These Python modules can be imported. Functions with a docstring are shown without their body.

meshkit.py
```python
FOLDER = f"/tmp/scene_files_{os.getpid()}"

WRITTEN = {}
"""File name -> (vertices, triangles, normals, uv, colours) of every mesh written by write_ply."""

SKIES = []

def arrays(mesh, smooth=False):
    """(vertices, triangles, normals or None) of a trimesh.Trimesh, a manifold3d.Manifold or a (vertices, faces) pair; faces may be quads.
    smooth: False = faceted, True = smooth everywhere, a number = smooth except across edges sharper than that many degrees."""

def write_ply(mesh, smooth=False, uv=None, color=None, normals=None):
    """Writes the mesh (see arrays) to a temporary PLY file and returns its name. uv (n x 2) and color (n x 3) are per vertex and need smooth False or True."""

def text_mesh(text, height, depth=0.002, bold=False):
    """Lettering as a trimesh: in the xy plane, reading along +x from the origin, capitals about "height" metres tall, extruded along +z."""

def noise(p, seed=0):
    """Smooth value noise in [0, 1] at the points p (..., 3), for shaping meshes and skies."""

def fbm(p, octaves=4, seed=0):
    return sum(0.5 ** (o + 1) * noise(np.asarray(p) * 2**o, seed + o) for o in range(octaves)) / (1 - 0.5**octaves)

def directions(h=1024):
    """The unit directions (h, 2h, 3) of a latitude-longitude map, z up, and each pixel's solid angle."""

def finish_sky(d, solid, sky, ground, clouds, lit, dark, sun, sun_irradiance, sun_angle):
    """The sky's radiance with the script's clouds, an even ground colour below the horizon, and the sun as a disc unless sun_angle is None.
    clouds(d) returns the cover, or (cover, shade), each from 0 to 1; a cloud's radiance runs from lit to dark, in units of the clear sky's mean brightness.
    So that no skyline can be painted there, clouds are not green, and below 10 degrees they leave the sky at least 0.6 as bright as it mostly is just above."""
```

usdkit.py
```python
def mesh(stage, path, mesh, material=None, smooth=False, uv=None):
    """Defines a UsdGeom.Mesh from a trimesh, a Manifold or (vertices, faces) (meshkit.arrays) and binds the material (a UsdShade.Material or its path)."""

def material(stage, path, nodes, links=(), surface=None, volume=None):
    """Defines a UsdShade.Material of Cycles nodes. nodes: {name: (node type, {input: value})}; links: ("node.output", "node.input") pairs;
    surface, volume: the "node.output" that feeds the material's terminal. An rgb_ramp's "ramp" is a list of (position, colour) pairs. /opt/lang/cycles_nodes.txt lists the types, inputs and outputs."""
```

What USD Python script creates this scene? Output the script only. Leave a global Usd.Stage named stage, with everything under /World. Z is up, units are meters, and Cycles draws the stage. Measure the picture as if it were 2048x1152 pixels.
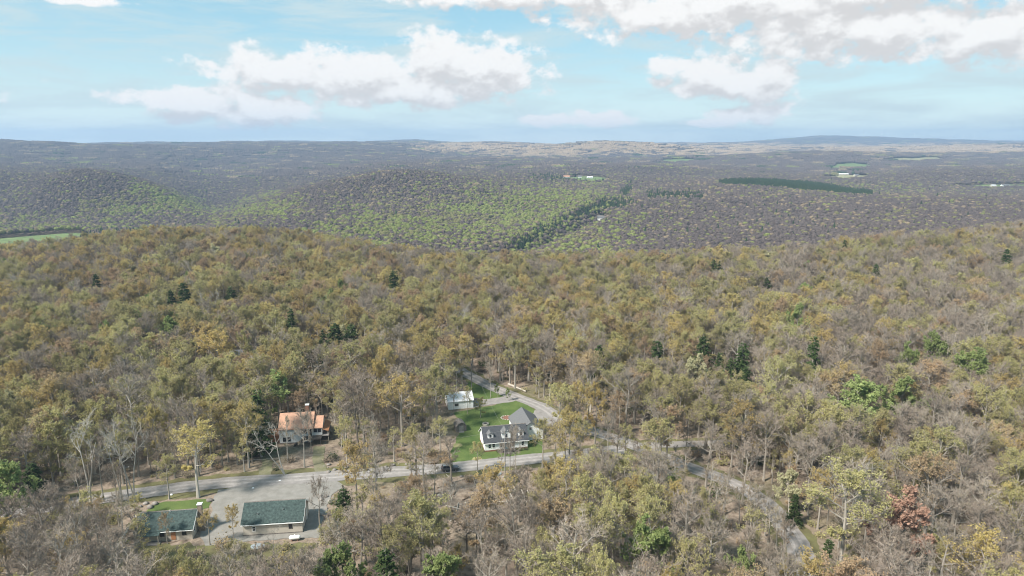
import math, random
import numpy as np
import trimesh, shapely
from shapely.geometry import Polygon, LineString
from shapely.ops import unary_union
from scipy.interpolate import PchipInterpolator
from scipy.ndimage import gaussian_filter1d, map_coordinates
from pxr import Usd, UsdGeom, UsdLux, UsdShade, Gf, Sdf, Vt
import usdkit, meshkit

stage = Usd.Stage.CreateInMemory()
UsdGeom.SetStageUpAxis(stage, "Z")
UsdGeom.SetStageMetersPerUnit(stage, 1.0)
UsdGeom.Xform.Define(stage, "/World")
UsdGeom.Scope.Define(stage, "/World/Looks")
rng = np.random.default_rng(7)
random.seed(7)

# ------------------------------------------------------------------ camera, sky, sun, exposure
F = 1384.0            # focal length in photograph pixels (2048 wide)
HC = 83.0             # camera height over the near plateau
PITCH = math.atan(293.0 / F)
SP, CP = math.sin(PITCH), math.cos(PITCH)
EXPOSURE = 0.8
SUN_AZ, SUN_EL = math.radians(235.0), math.radians(46.0)   # azimuth clockwise from +y
SUN_I, SUN_ANGLE, SKY_STRENGTH = 1.15, 8.0, 0.12
HAZE = 1.2e-4

cam = UsdGeom.Camera.Define(stage, "/World/camera")
cam.CreateHorizontalApertureAttr(36.0)
cam.CreateVerticalApertureAttr(20.25)
cam.CreateFocalLengthAttr(36.0 * F / 2048.0)
cam.CreateClippingRangeAttr(Gf.Vec2f(1.0, 60000.0))
cam.CreateFStopAttr(0.0)
cam.CreateExposureAttr(EXPOSURE)
xc = UsdGeom.Xformable(cam)
xc.AddTranslateOp().Set(Gf.Vec3d(0, 0, HC))
xc.AddRotateXOp().Set(90.0 - math.degrees(PITCH))


def ray(px, py):
    u, v = (px - 1024.0) / F, (576.0 - py) / F
    return np.array([u, CP + v * SP, -SP + v * CP])


def dep(py):
    return PITCH + math.atan((py - 576.0) / F)


def G(px, py, z=0.0):
    d = ray(px, py)
    t = (z - HC) / d[2]
    return np.array([d[0] * t, d[1] * t])


def project(x, y, z):
    zc = y * CP - (z - HC) * SP
    yc = y * SP + (z - HC) * CP
    zc = np.maximum(zc, 1.0)
    return 1024 + F * x / zc, 576 - F * yc / zc


# --- sky material: single-scattering sky, thin veil, cumulus clouds (all in directions of the world)
nodes, links = {}, []


def N(name, kind, **kw):
    src = {k: v for k, v in kw.items() if isinstance(v, str) and "." in v and v.split(".")[0] in nodes}
    nodes[name] = (kind, {k: v for k, v in kw.items() if k not in src})
    for k, v in src.items():
        links.append((v, f"{name}.{k}"))
    return name


_n = [0]


def math_node(op, a, b=0.0, c=0.0, clamp=False):
    _n[0] += 1
    nm = f"m{_n[0]}"
    N(nm, "math", math_type=op, value1=a, value2=b, value3=c, use_clamp=clamp)
    return nm + ".value"


N("tc", "texture_coordinate")
N("sep", "separate_xyz", vector="tc.generated")
az = math_node("arctan2", "sep.x", "sep.y")
el = math_node("arcsine", "sep.z")
N("ae", "combine_xyz", x=az, y=el)


def px_dir(px, py):
    d = ray(px, py)
    d /= np.linalg.norm(d)
    return math.atan2(d[0], d[1]), math.asin(d[2])


BLOBS = [  # centre x, y, half width, half height in the photograph, turned into directions below
    (555, 145, 135, 36), (700, 150, 150, 44), (880, 120, 90, 58), (975, 140, 110, 58), (800, 178, 260, 32),
    (400, 205, 120, 34), (520, 222, 115, 30), (320, 196, 90, 16),
    (1080, -14, 300, 30), (1400, 20, 280, 46), (1720, 56, 290, 52), (1960, 76, 170, 40), (1650, -10, 480, 46),
    (1420, 148, 100, 42), (1510, 168, 95, 36), (1350, 132, 60, 20),
    (1100, 240, 65, 14), (1205, 238, 70, 16), (1490, 230, 75, 20), (1415, 246, 45, 8), (160, 0, 80, 9),
    (-420, 130, 260, 60), (2500, 190, 260, 40), (500, -260, 500, 80), (1500, -330, 600, 90)]


def field(tag, lift):
    """Cloud density at the direction lifted by LIFT radians."""
    N("p" + tag, "vector_math", math_type="add", vector1="ae.vector", vector2=(0.0, lift, 0.0))
    best = None
    for i, (cx, cy, a, b) in enumerate(BLOBS):
        a0, e0 = px_dir(cx, cy)
        ra, rb = 1.08 * a / F * math.cos(a0), 1.16 * b / F
        N(f"s{tag}{i}", "vector_math", math_type="subtract", vector1=f"p{tag}.vector", vector2=(a0, e0, 0.0))
        N(f"t{tag}{i}", "vector_math", math_type="multiply", vector1=f"s{tag}{i}.vector", vector2=(1 / ra, 1 / rb, 0.0))
        N(f"l{tag}{i}", "vector_math", math_type="length", vector1=f"t{tag}{i}.vector")
        v = math_node("subtract", 1.0, f"l{tag}{i}.value")
        best = v if best is None else math_node("maximum", best, v)
    best = math_node("maximum", best, -1.6)
    N("q" + tag, "vector_math", math_type="multiply", vector1=f"p{tag}.vector", vector2=(1.0, 1.45, 1.0))
    N("n" + tag, "noise_texture", vector=f"q{tag}.vector", scale=24.0, detail=9.0, roughness=0.6)
    n = math_node("subtract", f"n{tag}.fac", 0.5)
    return math_node("multiply_add", n, 2.5, best)


d0 = field("a", 0.0)
d1 = field("b", 0.022)
N("cov", "map_range", range_type="smoothstep", value=d0, from_min=-0.05, from_max=0.40, to_min=0.0, to_max=0.97, clamp=True)
# relief of the clouds: less light where more cloud stands above
sh = math_node("subtract", d1, math_node("multiply", d0, 0.75))
N("shd", "map_range", range_type="smoothstep", value=sh, from_min=-0.20, from_max=0.55, to_min=0.0, to_max=1.0, clamp=True)
# wispy veil, streaked along the horizon
N("vq", "vector_math", math_type="multiply", vector1="ae.vector", vector2=(5.0, 34.0, 1.0))
N("vn", "noise_texture", vector="vq.vector", scale=1.0, detail=6.0, roughness=0.6, distortion=0.4)
N("veil", "map_range", range_type="smoothstep", value="vn.fac", from_min=0.38, from_max=0.64, to_min=0.0, to_max=0.85, clamp=True)
elp = math_node("maximum", el, 0.0)
hz = math_node("exponent", math_node("multiply", elp, -12.0))
N("sky", "sky_texture", sky_type="single_scattering", sun_disc=False, sun_elevation=SUN_EL, sun_rotation=SUN_AZ,
  altitude=300.0, air_density=1.0, aerosol_density=0.6, ozone_density=1.0)
N("skyd", "mix_color", blend_type="multiply", fac=1.0, a="sky.color", b=(0.66, 0.80, 0.78), use_clamp=False)
CL = np.array([1.0, 0.985, 0.965]) * 4.9
VE = np.array([0.53, 0.92, 1.06]) * 3.3
N("skyb", "mix_color", blend_type="mix", fac=0.62, a="skyd.result", b=tuple(VE * np.array([0.66, 0.93, 1.06])), use_clamp=False)
N("skyh", "mix_color", blend_type="mix", fac=math_node("multiply", hz, 0.9), a="skyb.result", b=tuple(np.array([0.98, 1.06, 0.98]) * 5.2), use_clamp=False)
N("sky2", "mix_color", blend_type="mix", fac="veil.result", a="skyh.result", b=tuple(np.array([0.74, 0.90, 0.93]) * 4.2), use_clamp=False)
N("cc", "mix_color", blend_type="mix", fac="shd.result", a=tuple(CL), b=tuple(CL * np.array([0.72, 0.71, 0.715])), use_clamp=False)
N("sky3", "mix_color", blend_type="mix", fac="cov.result", a="sky2.result", b="cc.result", use_clamp=False)
N("bg", "background_shader", color="sky3.result", strength=SKY_STRENGTH)
sky_m = usdkit.material(stage, "/World/Looks/sky", nodes, links, surface="bg.background")
dome = UsdLux.DomeLight.Define(stage, "/World/sky")
UsdShade.MaterialBindingAPI.Apply(dome.GetPrim()).Bind(sky_m)
for k, v in dict(label="blue spring sky with white cumulus clouds and thin veil", category="sky", kind="structure").items():
    dome.GetPrim().SetCustomDataByKey(k, v)
sun = UsdLux.DistantLight.Define(stage, "/World/sun")
sun.CreateIntensityAttr(SUN_I)
sun.CreateAngleAttr(SUN_ANGLE)
sun.CreateNormalizeAttr(True)
sun.CreateColorAttr(Gf.Vec3f(1.0, 0.95, 0.87))
sv = Gf.Vec3d(math.sin(SUN_AZ) * math.cos(SUN_EL), math.cos(SUN_AZ) * math.cos(SUN_EL), math.sin(SUN_EL))
sx = UsdGeom.Xformable(sun)
sx.AddTransformOp().Set(Gf.Matrix4d().SetRotate(Gf.Rotation(Gf.Vec3d(0, 0, 1), sv)))

# ------------------------------------------------------------------ helpers
used = {}


def numbered(parent, name):
    k = used.get((parent, name), 0)
    used[(parent, name)] = k + 1
    return f"{parent}/{name}" if k == 0 else f"{parent}/{name}_{k:03d}"


def tag(prim, label=None, category=None, group=None, kind=None):
    p = prim if isinstance(prim, Usd.Prim) else prim.GetPrim()
    for k, v in dict(label=label, category=category, group=group, kind=kind).items():
        if v:
            p.SetCustomDataByKey(k, v)
    return p


def path_of(o):
    return "/World" if o is None else str(o.GetPath())


def obj(name, mesh, mat, parent=None, smooth=False):
    return usdkit.mesh(stage, numbered(path_of(parent), name), mesh, mat, smooth=smooth).GetPrim()


def thing(name, loc=(0, 0, 0), rot=0.0, label=None, category=None, group=None, scale=None):
    x = UsdGeom.Xform.Define(stage, numbered("/World", name))
    x.AddTranslateOp().Set(Gf.Vec3d(*map(float, loc)))
    x.AddRotateZOp().Set(float(rot))
    if scale is not None:
        x.AddScaleOp().Set(Gf.Vec3f(*map(float, scale)))
    return tag(x, label, category, group)


class MB:
    """Collects shapes into one mesh."""

    def __init__(self):
        self.v, self.f, self.n = [], [], 0

    def add(self, v, f):
        v, f = np.asarray(v, float), np.asarray(f, int)
        if f.shape[1] == 4:
            f = np.vstack([f[:, [0, 1, 2]], f[:, [0, 2, 3]]])
        self.v.append(v)
        self.f.append(f + self.n)
        self.n += len(v)
        return self

    def tm(self, m):
        return self.add(m.vertices, m.faces)

    def box(self, x0, x1, y0, y1, z0, z1):
        v = [(x, y, z) for z in (z0, z1) for y in (y0, y1) for x in (x0, x1)]
        return self.add(v, [(0, 2, 3, 1), (4, 5, 7, 6), (0, 1, 5, 4), (1, 3, 7, 5), (3, 2, 6, 7), (2, 0, 4, 6)])

    def hull(self, pts):
        return self.tm(trimesh.convex.convex_hull(np.asarray(pts, float)))

    def tube(self, pts, rad, sides=6):
        v, f = tube_mesh(pts, rad, sides)
        return self.add(v, f)

    def get(self):
        return np.vstack(self.v), np.vstack(self.f)


def tube_mesh(pts, rad, sides=6, cap=True):
    p = np.asarray(pts, float)
    t = np.gradient(p, axis=0)
    t /= np.linalg.norm(t, axis=1, keepdims=True) + 1e-12
    ref = np.where(np.abs(t[:, 2:]) < 0.9, [0, 0, 1.0], [1.0, 0, 0])
    a = np.cross(t, ref)
    a /= np.linalg.norm(a, axis=1, keepdims=True) + 1e-12
    b = np.cross(t, a)
    ang = np.arange(sides) * 2 * np.pi / sides
    r = np.broadcast_to(rad, (len(p),))[:, None, None]
    v = (p[:, None] + r * (np.cos(ang)[None, :, None] * a[:, None] + np.sin(ang)[None, :, None] * b[:, None])).reshape(-1, 3)
    i, j = np.meshgrid(np.arange(len(p) - 1), np.arange(sides), indexing="ij")
    q = np.stack([i * sides + j, i * sides + (j + 1) % sides, (i + 1) * sides + (j + 1) % sides, (i + 1) * sides + j], -1).reshape(-1, 4)
    f = np.vstack([q[:, [0, 1, 2]], q[:, [0, 2, 3]]])
    if cap:
        n = len(v)
        v = np.vstack([v, p[:1], p[-1:]])
        k = np.arange(sides)
        f = np.vstack([f, np.stack([np.full(sides, n), (k + 1) % sides, k], 1),
                       np.stack([np.full(sides, n + 1), (len(p) - 1) * sides + k, (len(p) - 1) * sides + (k + 1) % sides], 1)])
    return v, f


# ------------------------------------------------------------------ materials
MATS = {}


def mat(name, color, rough=0.8, var=0.0, scale=1.0, color2=None, detail=5.0, bump=0.0, spec=0.3, metallic=0.0, coord="object"):
    """Principled with a noise between two colours and optional bump."""
    n = {"p": ("principled_bsdf", {"roughness": rough, "specular_ior_level": spec, "metallic": metallic})}
    l = []
    c = np.array(color, float)
    c2 = np.array(color2, float) if color2 is not None else c * (1 - var)
    if var or color2 is not None:
        n["tc"] = ("texture_coordinate", {})
        n["geo"] = ("geometry", {})
        n["n"] = ("noise_texture", {"scale": scale, "detail": detail, "roughness": 0.62})
        l.append(("geo.position" if coord == "world" else "tc.object", "n.vector"))
        n["r"] = ("rgb_ramp", {"ramp": [(0.0, tuple(c2)), (0.33, tuple(c2)), (0.67, tuple(c)), (1.0, tuple(c))]})
        l += [("n.fac", "r.fac"), ("r.color", "p.base_color")]
        if bump:
            n["b"] = ("bump", {"strength": bump, "distance": 0.05})
            l += [("n.fac", "b.height"), ("b.normal", "p.normal")]
    else:
        n["p"][1]["base_color"] = tuple(c)
    MATS[name] = usdkit.material(stage, f"/World/Looks/{name}", n, l, surface="p.BSDF")
    return MATS[name]


def foliage_mat(name, ramp, translucent=0.25, patch=60.0, rough=0.9):
    """Colour varies per tree (by its place) and in patches of the woods; thin parts let some light through."""
    n = {"oi": ("object_info", {}), "wn": ("white_noise_texture", {"dimensions": "3D"}),
         "pn": ("noise_texture", {"scale": 1.0 / patch, "detail": 3.0}),
         "geo": ("geometry", {}), "ln": ("noise_texture", {"scale": 0.55, "detail": 2.0}),
         "a": ("math", {"math_type": "multiply_add", "value2": 0.55 if patch < 100 else 0.24, "value3": 0.0 if patch < 100 else 0.13}),
         "b": ("math", {"math_type": "multiply_add", "value2": 0.55}),
         "c": ("math", {"math_type": "multiply_add", "value2": 0.22}),
         "d": ("math", {"math_type": "subtract", "value2": 0.17, "use_clamp": True}),
         "r": ("rgb_ramp", {"ramp": ramp}),
         "hv": ("hsv", {"saturation": 1.0}), "wn2": ("white_noise_texture", {"dimensions": "3D"}),
         "off": ("vector_math", {"math_type": "add", "vector2": (13.7, 5.1, 2.2)}),
         "v": ("map_range", {"from_min": 0.0, "from_max": 1.0, "to_min": 0.82 if patch < 100 else 0.92, "to_max": 1.18 if patch < 100 else 1.08}),
         "df": ("principled_bsdf", {"roughness": rough, "specular_ior_level": 0.15}), "tr": ("translucent_bsdf", {}),
         "mx": ("mix_closure", {"fac": translucent})}
    l = [("oi.location", "wn.vector"), ("oi.location", "pn.vector"), ("geo.position", "ln.vector"), ("wn.value", "a.value1"),
         ("pn.fac", "b.value1"), ("a.value", "b.value3"), ("ln.fac", "c.value1"), ("b.value", "c.value3"), ("c.value", "d.value1"), ("d.value", "r.fac"),
         ("oi.location", "off.vector1"), ("off.vector", "wn2.vector"), ("wn2.value", "v.value"), ("v.result", "hv.value"), ("r.color", "hv.color"),
         ("hv.color", "df.base_color"), ("hv.color", "tr.color"), ("df.BSDF", "mx.closure1"), ("tr.BSDF", "mx.closure2")]
    MATS[name] = usdkit.material(stage, f"/World/Looks/{name}", n, l, surface="mx.closure")
    return MATS[name]


mat("white_siding", (0.86, 0.865, 0.855), 0.6, 0.10, 1.2)
mat("beige_siding", (0.50, 0.45, 0.38), 0.7, 0.14, 0.8)
mat("grey_shingle", (0.075, 0.079, 0.086), 0.9, 0.45, 5.0, bump=0.3)
mat("pale_metal", (0.60, 0.60, 0.61), 0.45, 0.2, 1.5)
mat("light_shingle", (0.155, 0.155, 0.157), 0.85, 0.3, 4.0)
mat("green_shingle", (0.068, 0.10, 0.092), 0.85, 0.6, 2.2, bump=0.3)
mat("orange_roof", (0.50, 0.285, 0.19), 0.75, color2=(0.38, 0.22, 0.15), scale=1.6)
mat("orange_wood", (0.42, 0.20, 0.10), 0.75, 0.3, 2.0)
mat("grey_wall", (0.68, 0.69, 0.68), 0.75, 0.2, 0.7)
mat("window_glass", (0.02, 0.025, 0.032), 0.12, spec=0.6)
mat("trim_white", (0.82, 0.82, 0.80), 0.5)
mat("dark_wood", (0.075, 0.066, 0.058), 0.85, 0.4, 3.0)
mat("grey_wood", (0.30, 0.28, 0.26), 0.85, 0.35, 3.0)
mat("weathered_wood", (0.21, 0.185, 0.165), 0.9, 0.45, 2.5)
mat("chimney_stone", (0.33, 0.27, 0.21), 0.9, color2=(0.20, 0.15, 0.11), scale=3.0, bump=0.5)
mat("gravel", (0.29, 0.265, 0.25), 0.95, color2=(0.205, 0.188, 0.172), scale=0.5, detail=8.0, coord="world")
mat("gravel_light", (0.36, 0.33, 0.31), 0.95, color2=(0.26, 0.238, 0.22), scale=0.8, detail=8.0, coord="world")
mat("gravel_track", (0.26, 0.243, 0.22), 0.95, color2=(0.195, 0.182, 0.16), scale=0.45, detail=8.0, coord="world")
mat("worn_track", (0.20, 0.18, 0.12), 0.95, color2=(0.14, 0.14, 0.07), scale=0.5, detail=8.0, coord="world")
mat("lawn_grass", (0.115, 0.150, 0.042), 0.95, color2=(0.055, 0.092, 0.022), scale=0.16, detail=8.0, coord="world")
mat("verge_grass", (0.15, 0.145, 0.060), 0.95, color2=(0.10, 0.085, 0.045), scale=0.4, detail=8.0, coord="world")
mat("dry_grass", (0.36, 0.31, 0.15), 0.95, color2=(0.22, 0.22, 0.09), scale=0.9, detail=6.0, coord="world")
mat("meadow_grass", (0.17, 0.205, 0.075), 0.95, color2=(0.085, 0.135, 0.04), scale=0.05, detail=6.0, coord="world")
mat("pale_field", (0.30, 0.27, 0.15), 0.95, color2=(0.20, 0.20, 0.09), scale=0.02, detail=6.0, coord="world")
mat("boulder_stone", (0.33, 0.30, 0.27), 0.9, color2=(0.15, 0.13, 0.115), scale=1.1, bump=0.5)
mat("pale_wood", (0.50, 0.45, 0.38), 0.85, 0.35, 1.5)
mat("brown_log", (0.24, 0.18, 0.13), 0.9, 0.4, 1.2)
mat("tank_white", (0.80, 0.80, 0.78), 0.35)
mat("car_paint", (0.075, 0.08, 0.09), 0.28, spec=0.6)
mat("car_silver", (0.36, 0.38, 0.40), 0.3, spec=0.6)
mat("tyre_rubber", (0.016, 0.016, 0.017), 0.85)
mat("rim_metal", (0.42, 0.42, 0.43), 0.35, metallic=0.7)
mat("lamp_lens", (0.75, 0.75, 0.72), 0.15)
mat("red_lens", (0.30, 0.02, 0.02), 0.25)
mat("tarp_grey", (0.30, 0.33, 0.345), 0.5, 0.3, 1.0)
mat("door_teal", (0.12, 0.20, 0.22), 0.5)
mat("brick_red", (0.26, 0.13, 0.09), 0.9, 0.3, 4.0)

# forest floor: leaf litter with moss and grass patches
mn = {"geo": ("geometry", {}), "n1": ("noise_texture", {"scale": 0.9, "detail": 9.0, "roughness": 0.7}),
      "n2": ("noise_texture", {"scale": 0.035, "detail": 4.0}),
      "r1": ("rgb_ramp", {"ramp": [(0.0, (0.09, 0.066, 0.05)), (0.38, (0.17, 0.128, 0.096)), (0.55, (0.265, 0.208, 0.16)), (0.75, (0.345, 0.28, 0.22)), (1.0, (0.36, 0.30, 0.24))]}),
      "r2": ("rgb_ramp", {"ramp": [(0.0, (0.0, 0.0, 0.0)), (0.52, (0.0, 0.0, 0.0)), (0.68, (0.6, 0.6, 0.6)), (1.0, (0.8, 0.8, 0.8))]}),
      "mx": ("mix_color", {"blend_type": "mix", "b": (0.10, 0.105, 0.042)}),
      "p": ("principled_bsdf", {"roughness": 0.95, "specular_ior_level": 0.1})}
ml = [("geo.position", "n1.vector"), ("geo.position", "n2.vector"), ("n1.fac", "r1.fac"), ("n2.fac", "r2.fac"), ("r2.color", "mx.fac"),
      ("r1.color", "mx.a"), ("mx.result", "p.base_color")]
MATS["forest_floor"] = usdkit.material(stage, "/World/Looks/forest_floor", mn, ml, surface="p.BSDF")

# bark / twigs / leaves
foliage_mat("bark_grey", [(0.00, (0.2, 0.172, 0.142)), (0.50, (0.3, 0.268, 0.228)), (1.00, (0.4, 0.37, 0.325))], 0.0)
foliage_mat("bark_pale", [(0.00, (0.26, 0.235, 0.2)), (1.00, (0.37, 0.345, 0.305))], 0.0)
foliage_mat("twig_grey", [(0.00, (0.21, 0.165, 0.132)), (0.50, (0.285, 0.235, 0.195)), (1.00, (0.355, 0.308, 0.26))], 0.0)
foliage_mat("bud_grey", [(0.00, (0.24, 0.18, 0.135)), (0.50, (0.3, 0.245, 0.175)), (1.00, (0.355, 0.315, 0.2))], 0.25)
foliage_mat("leaf_olive", [(0.00, (0.33, 0.285, 0.135)), (0.50, (0.41, 0.37, 0.165)), (1.00, (0.485, 0.455, 0.21))], 0.4)
foliage_mat("leaf_gold", [(0.00, (0.42, 0.3, 0.135)), (0.50, (0.48, 0.375, 0.15)), (1.00, (0.53, 0.455, 0.185))], 0.4)
foliage_mat("leaf_rust", [(0.00, (0.37, 0.25, 0.16)), (0.50, (0.43, 0.31, 0.185)), (1.00, (0.48, 0.38, 0.21))], 0.35)
foliage_mat("leaf_green", [(0.00, (0.225, 0.265, 0.1)), (0.50, (0.29, 0.34, 0.13)), (1.00, (0.36, 0.41, 0.175))], 0.4)
foliage_mat("leaf_pale", [(0.0, (0.40, 0.37, 0.22)), (1.0, (0.52, 0.49, 0.30))], 0.35)
foliage_mat("leaf_red", [(0.00, (0.34, 0.205, 0.15)), (1.00, (0.4, 0.255, 0.185))], 0.3)
foliage_mat("needle_dark", [(0.00, (0.038, 0.06, 0.02)), (0.50, (0.058, 0.088, 0.028)), (1.00, (0.09, 0.122, 0.04))], 0.15)
foliage_mat("far_bare", [(0.00, (0.138, 0.108, 0.102)), (0.50, (0.175, 0.14, 0.128)), (1.00, (0.215, 0.18, 0.15))], 0.4, 300.0)
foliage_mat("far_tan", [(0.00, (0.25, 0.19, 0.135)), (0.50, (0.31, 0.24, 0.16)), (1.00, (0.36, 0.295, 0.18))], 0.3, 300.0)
foliage_mat("far_olive", [(0.00, (0.2, 0.18, 0.09)), (0.50, (0.25, 0.235, 0.105)), (1.00, (0.3, 0.29, 0.13))], 0.35, 300.0)
foliage_mat("far_green", [(0.00, (0.2, 0.22, 0.075)), (0.50, (0.26, 0.285, 0.095)), (1.00, (0.32, 0.34, 0.125))], 0.35, 300.0)
foliage_mat("far_sand", [(0.00, (0.4, 0.29, 0.19)), (1.00, (0.5, 0.38, 0.25))], 0.3, 300.0)  # sunlight on the far hilltops, put into a paler tan crown colour
foliage_mat("far_dark", [(0.00, (0.026, 0.042, 0.02)), (0.50, (0.04, 0.062, 0.026)), (1.00, (0.055, 0.082, 0.033))], 0.0, 300.0)

# ------------------------------------------------------------------ terrain
def c(Y, py, h=16.0):
    return (Y, HC - Y * math.tan(dep(py)) - h)


NEAR = [(1.0, 0.0), (100.0, 0.0), (250.0, 0.0), (330.0, 0.0)]
COLS = {
    -400: [(430, -4), (650, -35), (900, -50), (1300, -50), (1800, 10), (3300, 75), (5000, 40), (12000, 30)],
    0: [c(430, 500), (650, -40), c(900, 481, 0), c(1100, 447), c(1400, 395), c(1750, 333), (2200, -5), c(3500, 281), (5000, 40), (12000, 30)],
    160: [c(450, 478), (650, -42), c(900, 470, 4), c(1200, 428), c(1500, 337), (1850, -15), c(2600, 322), c(3600, 284), (5000, 40), (12000, 30)],
    300: [c(465, 462), (690, -48), c(1000, 455), c(1250, 420), c(1500, 358), (1900, -30), c(2600, 330), c(3700, 287), (5200, 45), (12000, 30)],
    420: [c(475, 459), (700, -52), c(950, 452), c(1300, 425), c(1650, 409), c(2050, 370), c(2700, 338), c(4000, 289), (5500, 50), (12000, 30)],
    600: [c(480, 464), (700, -64), c(850, 460), c(1200, 402), c(1450, 374), (1800, -40), c(2500, 345), c(3300, 312), c(4200, 290), (6000, 45), (12000, 30)],
    800: [c(455, 496), (620, -58), c(760, 492), c(1200, 398), c(1550, 341), (1850, -20), c(2600, 327), c(3800, 302), c(5200, 289), c(8000, 286), (12000, 30)],
    1000: [c(425, 510), (580, -50), c(720, 506), c(1100, 432), c(1450, 366), c(1700, 356), c(2300, 341), c(3300, 314), (4200, -5), c(5500, 291), c(8000, 287), (12000, 30)],
    1250: [c(420, 508), (580, -50), c(740, 500), c(1000, 442), c(1300, 390), (1550, -38), c(1900, 353), c(3000, 322), (3900, -10), c(4800, 286), (6500, 30), c(9000, 289), (12000, 30)],
    1500: [c(430, 499), (600, -50), c(760, 490), c(1000, 432), c(1300, 382), c(1650, 353, 19), (2000, -30), c(2600, 336), c(3500, 309), (4500, -10), c(6000, 291), (7500, 40), c(9500, 282), (12000, 30)],
    1640: [c(440, 490), (610, -48), c(780, 470), c(1000, 424), c(1300, 384), c(1650, 362, 19), (2000, -32), c(2400, 348), c(3500, 305), (4500, -5), c(6000, 291), (7500, 40), c(9500, 279), (12000, 30)],
    1750: [c(455, 470), (620, -44), c(800, 455), c(1000, 420), c(1300, 388), c(1650, 376), (1900, -30), c(2300, 350), (2700, -22), c(3500, 308), (4500, -5), c(5800, 292), (7500, 40), c(9500, 280), (12000, 30)],
    2048: [c(520, 448), (680, -28), c(850, 438), c(1300, 388), c(1700, 376), (1950, -25), c(2300, 336), (2800, -12), c(3500, 309), (4400, 0), c(5500, 287), (7500, 50), c(9500, 283), (12000, 30)],
    2450: [c(560, 440), (700, -22), c(900, 430), c(1300, 385), c(1800, 370), c(3500, 308), c(5500, 286), c(9500, 283), (12000, 30)],
}
LY = np.linspace(0.0, math.log(13000.0), 420)
PXG = np.linspace(-400, 2450, 286)
cols = sorted(COLS)
prof = np.array([PchipInterpolator(np.log([a for a, _ in NEAR + COLS[k]]), [b for _, b in NEAR + COLS[k]], extrapolate=False)(np.clip(LY, 0, math.log(12000.0))) for k in cols])
TZ = PchipInterpolator(cols, prof, axis=0)(PXG)
TZ = gaussian_filter1d(TZ, 3.0, axis=0, mode="nearest")
TZ = gaussian_filter1d(TZ, 1.2, axis=1, mode="nearest")


SWELLS = [(830, 8000, 45, 0.10, 42.0), (960, 5600, 90, 0.10, 16.0), (1110, 5600, 50, 0.10, -14.0), (1255, 4800, 110, 0.10, 18.0), (1400, 4800, 60, 0.1, -10.0),
          (1680, 9500, 160, 0.10, 42.0), (1480, 9500, 80, 0.1, -22.0), (60, 3500, 130, 0.12, 10.0), (600, 7800, 70, 0.1, 26.0), (160, 1500, 110, 0.10, 8.0), (800, 1550, 130, 0.10, 6.0),
          (430, 1700, 60, 0.14, -22.0), (1900, 2300, 150, 0.10, 10.0), (1640, 3450, 200, 0.09, 12.0)]


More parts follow.
